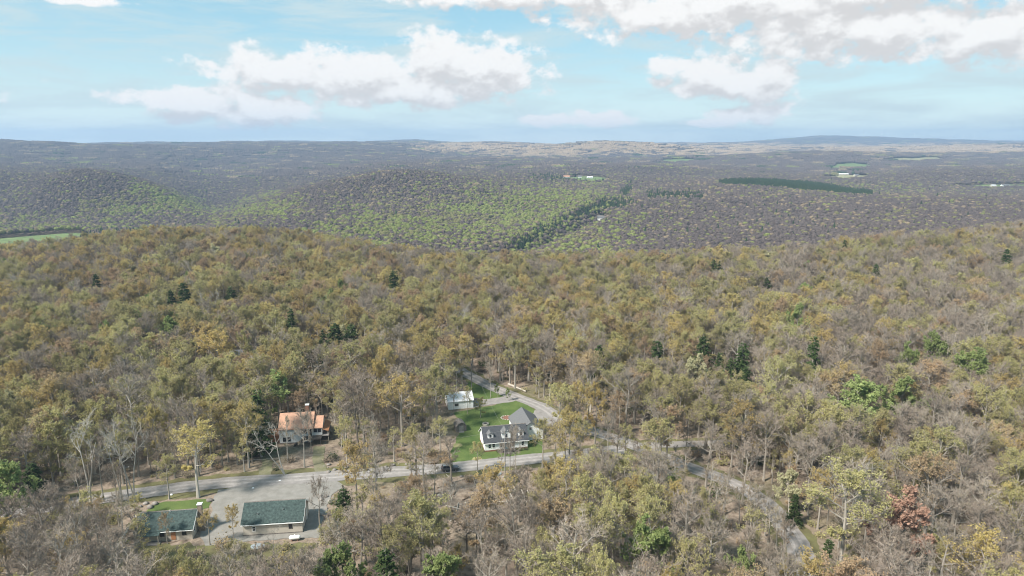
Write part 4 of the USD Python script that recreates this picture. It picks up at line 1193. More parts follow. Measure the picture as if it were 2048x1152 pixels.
SLIM = [("pale_bare", 182, 1006, 21, "tall pale trunk, leftmost of the row on the lower left roadside", 0.9, True), ("bare_1", 208, 1004, 15, "darker thin tree between the pale trunks on the lower left roadside", 0.7, True),
        ("pale_bare", 244, 1003, 19, "pale trunked tree in the middle of the lower left roadside row", 0.8, True), ("bare_2", 236, 1012, 11, "small leaning tree in the lower left roadside row", 0.9, True),
        ("pale_bare", 269, 1004, 22, "pale trunked tree, rightmost of the lower left roadside row", 0.75, True), ("bare_0", 164, 1018, 13, "bare tree at the left start of the visible road", 0.9, True),
        ("bare_3", 609, 935, 16, "forked bare tree in front of the orange roof", 0.75, True), ("slim_bare_0", 576, 925, 14, "bare tree before the left half of the orange roof", 0.7, True), ("bare_2", 623, 906, 13, "thin bare tree before the right half of the orange roof", 0.4, True),
        ("bare_0", 1020, 945, 10, "bare tree before the right end of the white house", 0.8, True), ("bare_2", 1031, 946, 13, "leaning bare tree before the dormers of the white house", 0.7, True), ("bare_3", 1003, 947, 9, "slight bare tree before the porch of the white house", 0.6, True),
        ("olive_0", 955, 944, 8.5, "low pale olive tree across the road from the lawn", 1.1, True), ("olive_2", 1085, 935, 14, "olive budding tree right of the white house", 0.9, True), ("bare_1", 1110, 938, 14, "grey tree right of the white house", 0.8, True),
        ("olive_1", 1160, 925, 13, "yellow olive tree over the road right of the white house", 0.85, True), ("gold_0", 1130, 918, 15, "tan budding tree behind the road right of the white house", 0.8, True),
        ("bare_2", 1215, 922, 14, "bare tree before the road fork", 0.7, True), ("olive_0", 1250, 935, 12, "olive tree below the road fork", 0.9, True),
        ("bare_0", 981, 795, 13, "slender leafless tree on the grass by the upper driveway", 0.55, True),
        ("olive_2", 935, 828, 9.5, "slim tree before the right end of the white outbuilding", 0.6, True), ("bare_3", 908, 830, 11, "bare tree before the white outbuilding's window", 0.5, True),
        ("full_olive_1", 961, 835, 6.5, "round shrubby olive tree on the lawn beside the outbuilding", 1.15, True),
        ("green_1", 995, 794, 4.6, "young green tree, left of two by the driveway entrance", 0.65, True), ("green_0", 1016, 802, 4.6, "young green tree, right of two by the driveway entrance", 0.6, True),
        ("bare_2", 640, 1062, 13, "bare grey tree at the right gable of the broad green roof", 0.7, True), ("gold_1", 420, 1090, 8, "tan bushy tree between the two green roofs", 1.0, True), ("rust_2", 335, 1088, 7.5, "thin tan tree before the stone chimney cabin", 0.7, True),
        ("gold_0", 468, 1085, 9, "tan tree at the left end of the broad green roof", 0.8, True), ("pale_bare", 548, 1128, 8, "pale spreading bare tree below the broad green roof", 1.0, True),
        ("pale_bare", 898, 1040, 10, "bleached dead tree on the cleared ground", 0.9, True)]
for p_, x_, y_, h_, l_, w_, b_ in SLIM:
    plant("roadside_tree" if p_ != "full_olive_1" else "lawn_tree", p_, x_, y_, h_, l_, wide=w_, base=b_)
# leaning white trunk beside the orange roofed house
path_, H_, R_ = PATTERN["pale_bare"]
p = G(570, 950)
t = thing("leaning_tree", (p[0], p[1], -0.2), 0, "leaning white trunk tree by the road below the orange roof", "tree")
t.GetReferences().AddInternalReference(path_)
UsdGeom.Xformable(t).AddRotateYOp().Set(-20.0)
UsdGeom.Xformable(t).AddScaleOp().Set(Gf.Vec3f(0.8, 0.8, 0.82))
t.SetInstanceable(True)

for x_, y_, h_ in tuple((1330 + 9.5 * k + (k * 37 % 11), 938 + 7.0 * k + (k * 53 % 17), 9.5 + (k * 29 % 7) * 0.6) for k in range(9, 26, 3)) + ((1412, 984, 9), (1452, 1008, 9), (1492, 1034, 11), (1515, 1048, 10), (1530, 1072, 11), (1552, 1098, 10), (1566, 1128, 11), (1446, 1030, 8), (1500, 1066, 8), (1350, 955, 9)):
    plant("slender_tree", f"slim_bare_{int(x_) % 2}", x_, y_, h_, "slender bare tree in the row along the inner edge of the bending road", "tree", "slender bare trees along the bending road", 1.0, None, True)


# --- the near woods
r = np.random.default_rng(21)
X, Y = scatter(84, 700, lambda y: 5.5 + 0.0012 * y, 22)
XE, YE = scatter(150, 200, lambda y: 4.6, 23)
PE = poly_px([(1085, 858), (1200, 845), (1340, 872), (1600, 885), (1580, 1010), (1500, 985), (1380, 945), (1180, 900)])
ke = shapely.contains_xy(PE, XE, YE) & (r.uniform(size=len(XE)) < 0.5)
X, Y = np.r_[X, XE[ke]], np.r_[Y, YE[ke]]
Hh = r.uniform(13.5, 20.5, len(X)) * np.where(r.uniform(size=len(X)) < 0.18, 0.62, 1.0)
Z = terrain(X, Y)
PX, PY = project(X, Y, Z + Hh)
ok = (PX > -120) & (PX < 2170) & ~shapely.contains_xy(OPEN, X, Y) & ~np.any([shapely.contains_xy(f, X, Y) for f in FIELDS], axis=0)
BX, BY = project(X, Y, Z)
# (denser round the road fork)
# the cleared ground below the road in the middle, thin woods on the left
thin = 0.80 * np.exp(-(((BX - 930) / 130) ** 2 + ((BY - 1010) / 60) ** 4)) + 0.25 * np.exp(-(((BX - 420) / 330) ** 2 + ((BY - 1110) / 60) ** 2)) \
    + 0.6 * seg(BX, BY, 300, 760, 640, 740, 26) + 0.45 * seg(BX, BY, 1500, 960, 1640, 1060, 40)
ok &= r.uniform(size=len(X)) > thin
hd = hides(X, Y, Hh, 4.0 * Hh / 18)
keep = r.uniform(size=len(X))
low = (hd > 0) & ok
for i in np.nonzero(low)[0]:           # in front of an open place: lower, or a lone slender tree, or none
    for f in (0.75, 0.55, 0.38, 0.25):
        if hides(X[i:i + 1], Y[i:i + 1], Hh[i:i + 1] * f, np.array([4.0 * Hh[i] * f / 18]))[0] == 0:
            if keep[i] < 0.65:
                Hh[i] *= f
            else:
                ok[i] = False
            break
    else:
        ok[i] = False
slim = low & (keep < (0.10 if True else 0)) & (hd < 0.75)
sp = np.array(SPOTS)
ok &= ~((np.hypot(X[:, None] - sp[None, :, 0], Y[:, None] - sp[None, :, 1]) < sp[None, :, 2] + 1.0).any(1))
trunk_over = shapely.contains_xy(SEEN, X * 1.04, Y * 1.04) | shapely.contains_xy(SEEN, X * 1.08, Y * 1.08)
ok &= ~(trunk_over & (BX < 1080) & (r.uniform(size=len(X)) < 0.6))
rr_t = np.hypot(X, Y)
for (sx_, sy_, sz_, sw_) in SHOWN:      # trees before a tree set by hand stay below its view
    d_ = math.hypot(sx_, sy_)
    along = (X * sx_ + Y * sy_) / d_
    side = np.abs(X * sy_ - Y * sx_) / d_
    los = HC + (sz_ - HC) * along / d_ - Z
    front = (along < d_ - 1.0) & (along > d_ - 60) & (side < 3.0 + sw_ * 0.75) & (Hh > los)
    Hh = np.where(front, np.maximum(los * 0.97, 3.0), Hh)
    ok &= ~(front & (los < 5.5))
X, Y, Z, Hh, PX, PY, slim = (a[ok] for a in (X, Y, Z, Hh, PX, PY, slim))
PX, PY = project(X, Y, Z + Hh)
pn = meshkit.fbm(np.stack([X / 45, Y / 45, 0 * X], -1), 3, 5)
w = {
    "bare": 0.60 + 1.0 * g2(PX, PY, 1950, 850, 420, 260) + 0.5 * g2(PX, PY, 1700, 560, 500, 60) + 0.9 * g2(PX, PY, 2000, 520, 260, 80) + 1.1 * g2(PX, PY, 900, 1080, 600, 90) + 0.5 * g2(PX, PY, 200, 1120, 300, 90) + 1.6 * (pn - 0.5),
    "olive": 0.50 + 0.6 * g2(PX, PY, 1300, 560, 420, 60) + 0.4 * g2(PX, PY, 300, 600, 300, 60) + 0.4 * g2(PX, PY, 1250, 900, 260, 120) + 0.12 * g2(PX, PY, 200, 1120, 300, 80) - 0.9 * (pn - 0.5),
    "gold": 0.22 + 0.22 * g2(PX, PY, 1100, 580, 900, 90) + 0.42 * g2(PX, PY, 450, 480, 420, 45) + 0.25 * g2(PX, PY, 1300, 600, 260, 50) + 0.18 * g2(PX, PY, 800, 780, 260, 80),
    "rust": 0.13 + 0.22 * g2(PX, PY, 350, 520, 420, 60) + 0.10 * g2(PX, PY, 850, 650, 400, 100),
    "full_olive": 0.04 + 0.12 * g2(PX, PY, 250, 600, 220, 40) + 0.06 * g2(PX, PY, 1400, 530, 300, 30),
    "green": 0.008 + 0.06 * g2(PX, PY, 700, 530, 120, 30) + 0.05 * g2(PX, PY, 1600, 520, 200, 25) + 0.06 * g2(PX, PY, 250, 600, 200, 40),
    "pale": 0.012 + 0 * PX,
    "evergreen": 0.004 + 0 * PX,
    "pale_bare": 0.02 + 0.03 * g2(PX, PY, 1900, 950, 300, 200) + 0 * PX}
K = choose(w, r)
K[slim] = np.where(r.uniform(size=slim.sum()) < 0.7, "bare", "olive")
near = []
for i in range(len(X)):
    k = K[i]
    p = k if k == "pale_bare" else f"{k}_{r.integers({'bare': 4, 'olive': 3, 'gold': 3, 'rust': 3, 'evergreen': 3}.get(k, 2))}"
    h = Hh[i] * (0.8 if k in ("full_olive", "green", "pale") else 1.0)
    s = h / PATTERN[p][1]
    wd = s * r.uniform(0.80, 1.12) * (0.55 if slim[i] else 1.0) * (1.12 if h > 12 else 1.0)
    near.append((p, X[i], Y[i], Z[i] - 0.15, r.uniform(0, 6.28), (wd, wd, s), k))
XS, YS = scatter(110, 262, lambda y: 4.6, 51)
hs = r.uniform(6.0, 13.5, len(XS))
bx_, by_ = project(XS, YS, 0 * XS)
den = 0.38 + 0.4 * seg(bx_, by_, 120, 955, 860, 915, 40) + 0.3 * g2(bx_, by_, 1150, 880, 140, 60) + 0.3 * g2(bx_, by_, 480, 760, 260, 60)
ks = ~shapely.contains_xy(OPEN.buffer(0.5), XS, YS) & (r.uniform(size=len(XS)) < den) & (bx_ > -80) & (bx_ < 2130)
hv = hides(XS, YS, hs, 1.4 + 0 * XS)
ks &= (hv == 0) | ((hv < 0.5) & (r.uniform(size=len(XS)) < 0.22))
ks &= ~((np.hypot(XS[:, None] - sp[None, :, 0], YS[:, None] - sp[None, :, 1]) < 2.0).any(1))
for i in np.nonzero(ks)[0]:
    k = "slim_bare" if r.uniform() < 0.66 else "slim_olive"
    s = hs[i] / 13.0
    near.append((f"{k}_{r.integers(2)}", XS[i], YS[i], -0.1, r.uniform(0, 6.28), (s * r.uniform(0.9, 1.3), s * r.uniform(0.9, 1.3), s), k))
# the nearest of each kind stand as things of their own
WORDS = {"slim_bare": ("slender_tree", "slender grey tree with thin bare crown in the WHERE", "slender bare trees in the WHERE"),
         "slim_olive": ("slender_budding_tree", "slender tree with thin yellow green buds in the WHERE", "slender budding trees in the WHERE"),
         "bare": ("bare_tree", "bare grey brown tree with fine twigs in the WHERE", "leafless grey trees in the WHERE"),
         "olive": ("budding_tree", "tree with sparse olive green spring leaves in the WHERE", "olive budding trees in the WHERE"),
         "gold": ("golden_tree", "tree with yellowish gold young leaves in the WHERE", "golden budding trees in the WHERE"),
         "rust": ("rusty_tree", "tree with rusty tan buds in the WHERE", "rust coloured budding trees in the WHERE"),
         "full_olive": ("leafy_tree", "low bushy tree full of olive leaves in the WHERE", "low olive leafy trees in the WHERE"),
         "green": ("green_tree", "small fresh green leafy tree in the WHERE", "small fresh green trees in the WHERE"),
         "pale": ("blossoming_tree", "small tree with pale cream blossom in the WHERE", "pale cream blossoming trees in the WHERE"),
         "evergreen": ("evergreen_tree", "dark conical evergreen among bare trees in the WHERE", "dark evergreens in the WHERE"),
         "pale_bare": ("pale_trunk_tree", "bare tree with pale forked trunk in the WHERE", "bare trees with pale trunks in the WHERE")}
LIMIT = {"slim_bare": 220, "slim_olive": 120, "bare": 230, "olive": 150, "gold": 80, "rust": 60}
near.sort(key=lambda t: math.hypot(t[1], t[2]))
count, rest = {}, []
for t in near:
    k = t[6]
    px, py = project(t[1], t[2], t[3] + 12 * t[5][2])
    if -10 < px < 2060 and py < 1180 and count.get(k, 0) < LIMIT.get(k, 40) and math.hypot(t[1], t[2]) < 330:
        count[k] = count.get(k, 0) + 1
        nm, lb, gp = WORDS[k]
        bx, by = project(t[1], t[2], 0.0)
        road_y = np.interp(bx, [-60, 60, 450, 900, 1180], [1040, 1020, 966, 936, 907])
        bend_x = np.interp(by, [690, 752, 815, 868, 907, 957, 1007, 1077, 1152], [820, 940, 1085, 1200, 1310, 1440, 1530, 1588, 1606])
        if bx < bend_x and by > road_y:
            where = "woods below the long road" if bx > 700 else "woods round the two green roofs"
        elif bx < bend_x:
            where = "woods left of the white house" if bx < 900 else "strip beside the white house"
        else:
            where = "woods right of the bending road" if by > 884 else ("woods behind the upper road" if bx < 1300 else "woods beyond the small side road")
        lb, gp = lb.replace("WHERE", where), gp.replace("WHERE", where)
        o = thing(nm, t[1:4], math.degrees(t[4]), lb, "tree", gp, t[5])
        o.GetReferences().AddInternalReference(PATTERN[t[0]][0])
        o.SetInstanceable(True)
    else:
        rest.append(t)
instancer("plateau_forest", rest, "mixed spring woodland covering the plateau up to its far edge", "forest")
print("near trees", len(near), count, "rest", len(rest))

# --- undergrowth
r = np.random.default_rng(31)
X, Y = scatter(86, 330, lambda y: 4.2 + 0.004 * y, 32)
k = ~shapely.contains_xy(OPEN.buffer(0.6), X, Y) & (r.uniform(size=len(X)) < 0.9)
X, Y = X[k], Y[k]
hh = r.uniform(0.5, 1.0, len(X)) + 1.3 * r.uniform(size=len(X)) ** 3
kk = choose({"grey": 1.0 + 0 * X, "olive": 0.55 + 0 * X, "rust": 0.35 + 0 * X, "dark": 0.14 + 0 * X}, r)
instancer("undergrowth", [(f"shrub_{kk[i]}_{r.integers(3)}", X[i], Y[i], -0.05, r.uniform(0, 6.28), (hh[i] * 1.1, hh[i] * 1.1, hh[i])) for i in range(len(X))],
          "low brush and saplings on the floor of the nearer woods", "undergrowth")

# --- hillside woods, then the distant ones
r = np.random.default_rng(41)


def zones(PX, PY, Y):
    n1 = meshkit.fbm(np.stack([PX / 90, Y / 120, 0 * PX], -1), 3, 9)
    n3 = meshkit.fbm(np.stack([PX / 60, Y / 90, 0 * PX + 7.7], -1), 3, 19)
    nearer = np.clip((1900 - Y) / 150, 0, 1)
    green = 1.3 * seg(PX, PY, 640, 470, 1190, 385, 26) + 1.1 * g2(PX, PY, 1000, 430, 200, 45) + 2.0 * seg(PX, PY, 170, 408, 400, 404, 14) + 1.6 * seg(PX, PY, 270, 372, 400, 400, 9) + 0.9 * g2(PX, PY, 90, 450, 160, 18) \
        + 1.6 * seg(PX, PY, 430, 430, 600, 408, 13) + 1.2 * seg(PX, PY, 430, 412, 560, 380, 5) + 0.55 * g2(PX, PY, 1120, 485, 130, 22) + 0.2 * g2(PX, PY, 1750, 370, 160, 14)
    green = green * nearer
    dark = 6.0 * seg(PX, PY, 1200, 405, 1010, 492, 8) * nearer * np.clip((n1 - 0.36) * 6, 0.05, 1) + 4.0 * g2(PX, PY, 1215, 402, 30, 8) * nearer + 3.0 * seg(PX, PY, 1262, 368, 1250, 382, 5) + 2.0 * seg(PX, PY, 1300, 385, 1400, 387, 5) \
        + 0.9 * seg(PX, PY, 1065, 352, 1200, 356, 5) + 0.03 * g2(PX, PY, 1500, 430, 250, 30) + 0.5 * seg(PX, PY, 80, 470, 280, 455, 5)
    jn = (n3 - 0.5) * 130 + np.random.default_rng(3).normal(0, 14, len(PX))
    stand = ((PX > 1440 + jn * 0.12) & (PX < 1745) & (Y + jn > 1530 - (PX - 1440) * 0.6) & (Y + jn < 1640 + np.minimum((PX - 1440) * 2.2, 170) - np.maximum(PX - 1600, 0) * 0.9)).astype(float) * 60
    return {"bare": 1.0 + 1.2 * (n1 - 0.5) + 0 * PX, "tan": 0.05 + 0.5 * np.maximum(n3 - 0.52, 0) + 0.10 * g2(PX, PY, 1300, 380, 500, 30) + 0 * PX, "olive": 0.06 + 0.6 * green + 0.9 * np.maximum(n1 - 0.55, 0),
            "green": 0.02 + 1.5 * green * (n1 > 0.40), "dark": 0.005 + dark + stand}


items = []
X, Y = scatter(640, 2350, lambda y: 4.5 + 0.0018 * (y - 600), 42, 0.86, 0.5)
Z = terrain(X, Y)
keep = ~np.any([shapely.contains_xy(f, X, Y) for f in FIELDS], axis=0)
X, Y, Z = X[keep], Y[keep], Z[keep]
PX, PY = project(X, Y, Z + 13)
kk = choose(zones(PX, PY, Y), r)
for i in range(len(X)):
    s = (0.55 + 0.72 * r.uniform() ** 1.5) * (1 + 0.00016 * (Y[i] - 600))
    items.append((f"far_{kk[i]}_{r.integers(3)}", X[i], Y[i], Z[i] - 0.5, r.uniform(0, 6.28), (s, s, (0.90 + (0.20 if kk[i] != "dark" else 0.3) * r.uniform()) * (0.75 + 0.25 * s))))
instancer("hillside_forest", items, "purple grey and fresh green woodland on the hillsides across the valley", "forest")
print("hillside", len(items))
items = []
for (a, b, sp_, sc) in ((2350, 4600, 36.0, 1.0), (4600, 10300, 74.0, 2.0)):
    X, Y = scatter(a, b, lambda y: sp_, 43, 0.84)
    Z = terrain(X, Y)
    keep = ~np.any([shapely.contains_xy(f, X, Y) for f in FIELDS], axis=0)
    X, Y, Z = X[keep], Y[keep], Z[keep]
    PX, PY = project(X, Y, Z + 13)
    n2 = meshkit.fbm(np.stack([X / 500, Y / 700, 0 * X], -1), 3, 12)
    kk = choose({"bare": 1.0 + 0 * X, "tan": 0.06 + 0.25 * np.maximum(n2 - 0.45, 0) + 0 * X, "sand": (9.0 * g2(PX, PY, 980, 294, 90, 6) + 9.0 * g2(PX, PY, 1090, 301, 90, 7) + 9.0 * g2(PX, PY, 1230, 292, 90, 7) + 7.0 * g2(PX, PY, 1440, 300, 130, 8) + 9.0 * g2(PX, PY, 1850, 297, 280, 6)) * (Y > 3900), "olive": 0.03 + 0.25 * np.maximum(n2 - 0.5, 0),  # palest groves paint the sunlit hilltops between cloud shadows
                 "green": 0.015 + 0 * X, "dark": 0.03 + 0.5 * np.maximum(n2 - 0.66, 0)}, r)
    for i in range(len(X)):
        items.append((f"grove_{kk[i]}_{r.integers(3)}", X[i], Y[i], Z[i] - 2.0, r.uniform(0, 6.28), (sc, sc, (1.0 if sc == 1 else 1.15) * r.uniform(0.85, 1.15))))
instancer("distant_forest", items, "hazy woodland on the far ridges below the sky", "forest")
print("distant", len(items))

TURBINE_TOP = float(terrain((1760 - 1024) / F * (9450 * 0.978 + 15), 9450.0)) + 120.0
# ------------------------------------------------------------------ haze
HAZE_TOP = float(max(tz.max() + 30.0, TURBINE_TOP, HC + 20.0)) + 8.0
print('haze top', HAZE_TOP, 'terrain', tz.min(), tz.max())
hm = usdkit.material(stage, "/World/Looks/haze", {"v": ("principled_volume", {"color": (0.48, 0.66, 0.91), "density": HAZE, "anisotropy": 0.1})}, [], volume="v.volume")
hb = MB().box(-11200, 11200, -11200, 11200, -160, HAZE_TOP)
tag(obj("haze", hb.get(), hm), "thin bluish haze over the hills", "haze", kind="stuff")

# ------------------------------------------------------------------ small things
def wheel(parent, u, v, rr=0.36, w=0.24):
    T = trimesh.transformations.rotation_matrix(math.pi / 2, [1, 0, 0])
    o = trimesh.creation.annulus(0.20, rr, w, sections=20, transform=T)
    o.apply_translation((u, v, rr))
    wh = obj("wheel", o, MATS["tyre_rubber"], parent, smooth=40)
    r_ = trimesh.creation.cylinder(0.198, w * 0.85, sections=16, transform=T)
    r_.apply_translation((u, v, rr))
    obj("rim", r_, MATS["rim_metal"], wh)


def side_profile(parent, name, pts, w0, w1, z_split, m):
    """Loft of a side profile: wide below, narrower above."""
    lo = MB()
    lo.hull([(x, s * (w0 if z <= z_split else w1), z) for x, z in pts for s in (-1, 1)])
    return obj(name, lo.get(), MATS[m], parent, smooth=30)


def vehicle(name, loc, rot, label, cat, paint, roofc):
    t = thing(name, loc, rot, label, cat)
    side_profile(t, "body", [(-2.1, 0.5), (-2.15, 0.75), (-2.1, 1.02), (2.05, 0.95), (2.15, 0.72), (2.1, 0.45), (-1.9, 0.38), (1.9, 0.36), (0.85, 1.05), (-2.0, 1.06)], 0.90, 0.84, 0.8, paint)
    side_profile(t, "cabin", [(-2.02, 1.064), (0.85, 1.064), (0.20, 1.66), (-1.85, 1.68)], 0.82, 0.68, 1.2, paint)
    obj("roof", MB().hull([(x, y, z) for x in (-1.86, 0.2) for y in (-0.66, 0.66) for z in (1.684, 1.74)]).get(), MATS[roofc], t)
    for s in (-1, 1):
        for a, b in ((-1.8, -1.05), (-0.98, -0.18), (-0.10, 0.32)):
            f = lambda z: s * (0.822 - (z - 1.064) * (0.14 / 0.6)) + s * 0.012
            q = [(a, f(1.12), 1.12), (b + (0.18 if b > 0 else 0), f(1.12), 1.12), (b - (0.12 if b > 0 else 0), f(1.58), 1.58), (a, f(1.58), 1.58)]
            obj("side_window", MB().hull(q + [(x, y - s * 0.02, z) for x, y, z in q]).get(), MATS["window_glass"], t)
    q = [(0.80, -0.70, 1.13), (0.80, 0.70, 1.13), (0.31, 0.62, 1.59), (0.31, -0.62, 1.59)]
    obj("windscreen", MB().hull([(x + 0.03, y, z) for x, y, z in q] + q).get(), MATS["window_glass"], t)
    q = [(-2.03, -0.66, 1.14), (-2.03, 0.66, 1.14), (-1.90, 0.6, 1.58), (-1.90, -0.6, 1.58)]
    obj("rear_window", MB().hull([(x - 0.02, y, z) for x, y, z in q] + q).get(), MATS["window_glass"], t)
    obj("bumper", MB().box(2.16, 2.28, -0.8, 0.8, 0.42, 0.62).get(), MATS["tyre_rubber"], t)
    obj("bumper", MB().box(-2.28, -2.16, -0.8, 0.8, 0.42, 0.62).get(), MATS["tyre_rubber"], t)
    for s in (-1, 1):
        obj("headlight", MB().box(2.10, 2.17, s * 0.66 - 0.14, s * 0.66 + 0.14, 0.70, 0.88).get(), MATS["lamp_lens"], t)
        obj("tail_light", MB().box(-2.17, -2.10, s * 0.72 - 0.08, s * 0.72 + 0.08, 0.72, 1.0).get(), MATS["red_lens"], t)
        for u in (-1.35, 1.35):
            wheel(t, u, s * 0.80)
    return t


p = G(900, 943)
vehicle("parked_car", (p[0], p[1] + 0.4, 0.11), 13, "dark grey car standing on the road left of the white house", "car", "car_paint", "car_silver")
p = G(392, 773)
vehicle("parked_car", (p[0], p[1], 0.05), 25, "white car in the clearing far back on the left", "car", "tank_white", "tank_white")

# utility poles and wires


def pole(px, py, h, label):
    p = G(px, py)
    t = thing("utility_pole", (p[0], p[1], 0), 20, label, "utility pole")
    obj("post", tube_mesh([(0, 0, -0.2), (0, 0, h * 0.5), (0, 0, h)], [0.17, 0.145, 0.11], 8), MATS["grey_wood"], t)
    obj("crossarm", MB().box(-0.9, 0.9, 0.115, 0.215, h - 0.75, h - 0.62).get(), MATS["grey_wood"], t)
    for a in (-0.8, 0.8):
        obj("insulator", tube_mesh([(a, 0.165, h - 0.616), (a, 0.165, h - 0.45)], [0.05, 0.035], 6), MATS["trim_white"], t)
    tr = trimesh.creation.cylinder(0.22, 0.65, sections=10)
    tr.apply_translation((0.0, -0.36, h - 1.6))
    obj("transformer", tr, MATS["light_shingle"], t)
    return np.array([p[0], p[1], h - 0.42])


def wire(a, b, sag, label):
    t = np.linspace(0, 1, 18)[:, None]
    q = a + (b - a) * t
    q[:, 2] -= (sag * 4 * t * (1 - t))[:, 0]
    tag(obj("utility_wire", tube_mesh(q, 0.014, 4), MATS["grey_wood"]), label, "wire")


q1 = pole(258, 1005, 9.5, "wooden utility pole among the trunks on the lower left roadside")
q2 = pole(1010, 950, 12.5, "dark utility pole before the dormers of the white house")
q3 = pole(943, 775, 10.0, "utility pole beside the far end of the upper road")
q4 = pole(281, 757, 10.5, "utility pole at the wood's edge far back on the left")
wire(q1, q2, 1.6, "long thin wire above the road from lower left to the white house")
wire(q2, q3, 1.2, "thin wire over the lawn from the white house to the upper road")
wire(q4, q4 + np.array([75.0, 6.0, 0.0]), 1.5, "thin wire over the clearing far back on the left")

# propane tanks
def tank(px, py, rot, label):
    p = G(px, py)
    t = thing("propane_tank", (p[0], p[1], 0), rot, label, "gas tank")
    c_ = trimesh.creation.capsule(height=1.5, radius=0.46, count=[12, 12])
    c_.apply_transform(trimesh.transformations.rotation_matrix(math.pi / 2, [0, 1, 0]))
    c_.apply_translation(-c_.bounds.mean(0) + np.array([0, 0, 0.75]))
    obj("vessel", c_, MATS["tank_white"], t, smooth=True)
    obj("valve_dome", tube_mesh([(0, 0, 1.19), (0, 0, 1.36)], [0.16, 0.13], 8), MATS["tank_white"], t)
    for a in (-0.6, 0.6):
        obj("leg", MB().box(a - 0.08, a + 0.08, -0.3, 0.3, 0, 0.36).get(), MATS["brick_red"], t)


tank(590, 1081, 8, "white gas tank at the foot of the broad green roofed house")
tank(402, 797, 60, "white gas tank in the clearing far back on the left")

# fire ring, stone bed, rocks


def rock(r, s, flat=0.65):
    m = trimesh.creation.icosphere(1)
    v = np.array(m.vertices)
    v *= (0.75 + 0.5 * meshkit.noise(v * 1.3 + r.uniform(0, 50), int(r.integers(99))))[:, None]
    return v * np.array([s * r.uniform(0.8, 1.3), s, s * flat]), np.array(m.faces)


rr_ = np.random.default_rng(77)
p = G(337, 1128)
fr = thing("fire_ring", (p[0], p[1], 0), 0, "round fire ring of pale stones in the grass below the cabins", "fire pit")
for k in range(14):
    a = k / 14 * 6.283
    v, f = rock(rr_, 0.24)
    obj("stone", (v + np.array([math.cos(a) * 0.95, math.sin(a) * 0.95, 0.14]), f), MATS["boulder_stone"], fr)
obj("ash_bed", trimesh.creation.cylinder(0.72, 0.06, sections=16, transform=trimesh.transformations.translation_matrix((0, 0, 0.08))), MATS["weathered_wood"], fr)
p = G(1016, 836)
sb = thing("stone_bed", (p[0], p[1], 0), 0, "planting bed ringed with pale stones behind the white house", "flower bed")
for k in range(16):
    a = k / 16 * 6.283
    v, f = rock(rr_, 0.24)
    obj("stone", (v + np.array([math.cos(a) * 2.1, math.sin(a) * 1.7, 0.14]), f), MATS["pale_wood"], sb)
obj("soil", trimesh.creation.cylinder(1.7, 0.12, sections=18, transform=trimesh.transformations.translation_matrix((0, 0, 0.10))), MATS["brick_red"], sb)
p = G(971, 850)
hbp = thing("stone_planter", (p[0], p[1], 0), 0, "round planter with pale rim behind the left end of the white house", "planter")
obj("rim", trimesh.creation.annulus(0.7, 0.95, 0.6, sections=18, transform=trimesh.transformations.translation_matrix((0, 0, 0.31))), MATS["pale_wood"], hbp)
obj("soil", trimesh.creation.cylinder(0.68, 0.5, sections=16, transform=trimesh.transformations.translation_matrix((0, 0, 0.3))), MATS["dark_wood"], hbp)


def boulder(px, py, s, label, group=None, m="boulder_stone"):
    p = G(px, py)
    v, f = rock(rr_, s)
    tag(obj("boulder", (v + np.array([p[0], p[1], s * 0.3]), f), MATS[m], smooth=50), label, "boulder", group)


ROADSIDE = [(265, 1022), (280, 1014), (292, 1008), (285, 1028), (300, 1016), (272, 1034), (310, 1009)]
for k, (x_, y_) in enumerate(ROADSIDE):
    boulder(x_, y_, rr_.uniform(0.35, 0.75), "rock in the heap at the left end of the stone chimney cabin's lawn", "rocks heaped beside the cabin lawn")
for k in range(34):
    x_, y_ = rr_.uniform(870, 1010), rr_.uniform(952, 1030)
    boulder(x_, y_, rr_.uniform(0.18, 0.45), "pale stone scattered over the cleared ground below the road", "pale stones on the cleared ground", "pale_wood" if k % 3 == 0 else "boulder_stone")
for k in range(26):
    x_ = rr_.uniform(640, 830)
    boulder(x_, 951 - (x_ - 640) * 0.07 - rr_.uniform(4, 20), rr_.uniform(0.2, 0.6), "stone in the rough bank above the road right of the track", "stones on the bank above the road")
for k in range(12):
    boulder(rr_.uniform(640, 668), rr_.uniform(985, 1040), rr_.uniform(0.3, 0.7), "stone along the right edge of the gravel lot", "stones edging the gravel lot")
for x_, y_, l_ in ((343, 990, "single white stone on the road above the cabin lawn"), (506, 977, "single white stone on the gravel lot's upper edge"), (560, 962, "small white stone on the road above the gravel lot")):
    boulder(x_, y_, 0.30, l_, None, "tank_white")
boulder(420, 1002, 0.7, "dark rock at the right tip of the cabin lawn", None, "weathered_wood")
p = G(987, 949)
v = trimesh.creation.cylinder(1.0, 0.16, sections=28)
vv = np.array(v.vertices) * np.array([2.0, 1.35, 1.0]) * (1 + 0.12 * np.sin(np.arctan2(v.vertices[:, 1], v.vertices[:, 0]) * 3))[:, None] ** np.array([1, 1, 0])
tag(obj("stone_slab", (vv + np.array([p[0], p[1], 0.1]), v.faces), MATS["tarp_grey"]), "flat pale blue grey slab on the ground below the road", "slab")
p = G(516, 1094)
tag(obj("stone_slab", (np.array(v.vertices) * np.array([1.5, 1.0, 1.6]) + np.array([p[0], p[1], 0.13]), v.faces), MATS["tarp_grey"]), "grey slab on the ground below the broad green roof", "slab")


def log(a, b, r0, m, label, group=None, parent=None, name="fallen_log"):
    a, b = np.array(a, float), np.array(b, float)
    t = np.linspace(0, 1, 5)[:, None]
    q = a + (b - a) * t + np.c_[np.zeros((5, 2)), 0.05 * np.sin(t * 3)]
    o = obj(name, tube_mesh(q, r0 * (1 - 0.35 * t[:, 0]), 7), MATS[m], parent)
    if parent is None:
        tag(o, label, "log", group)


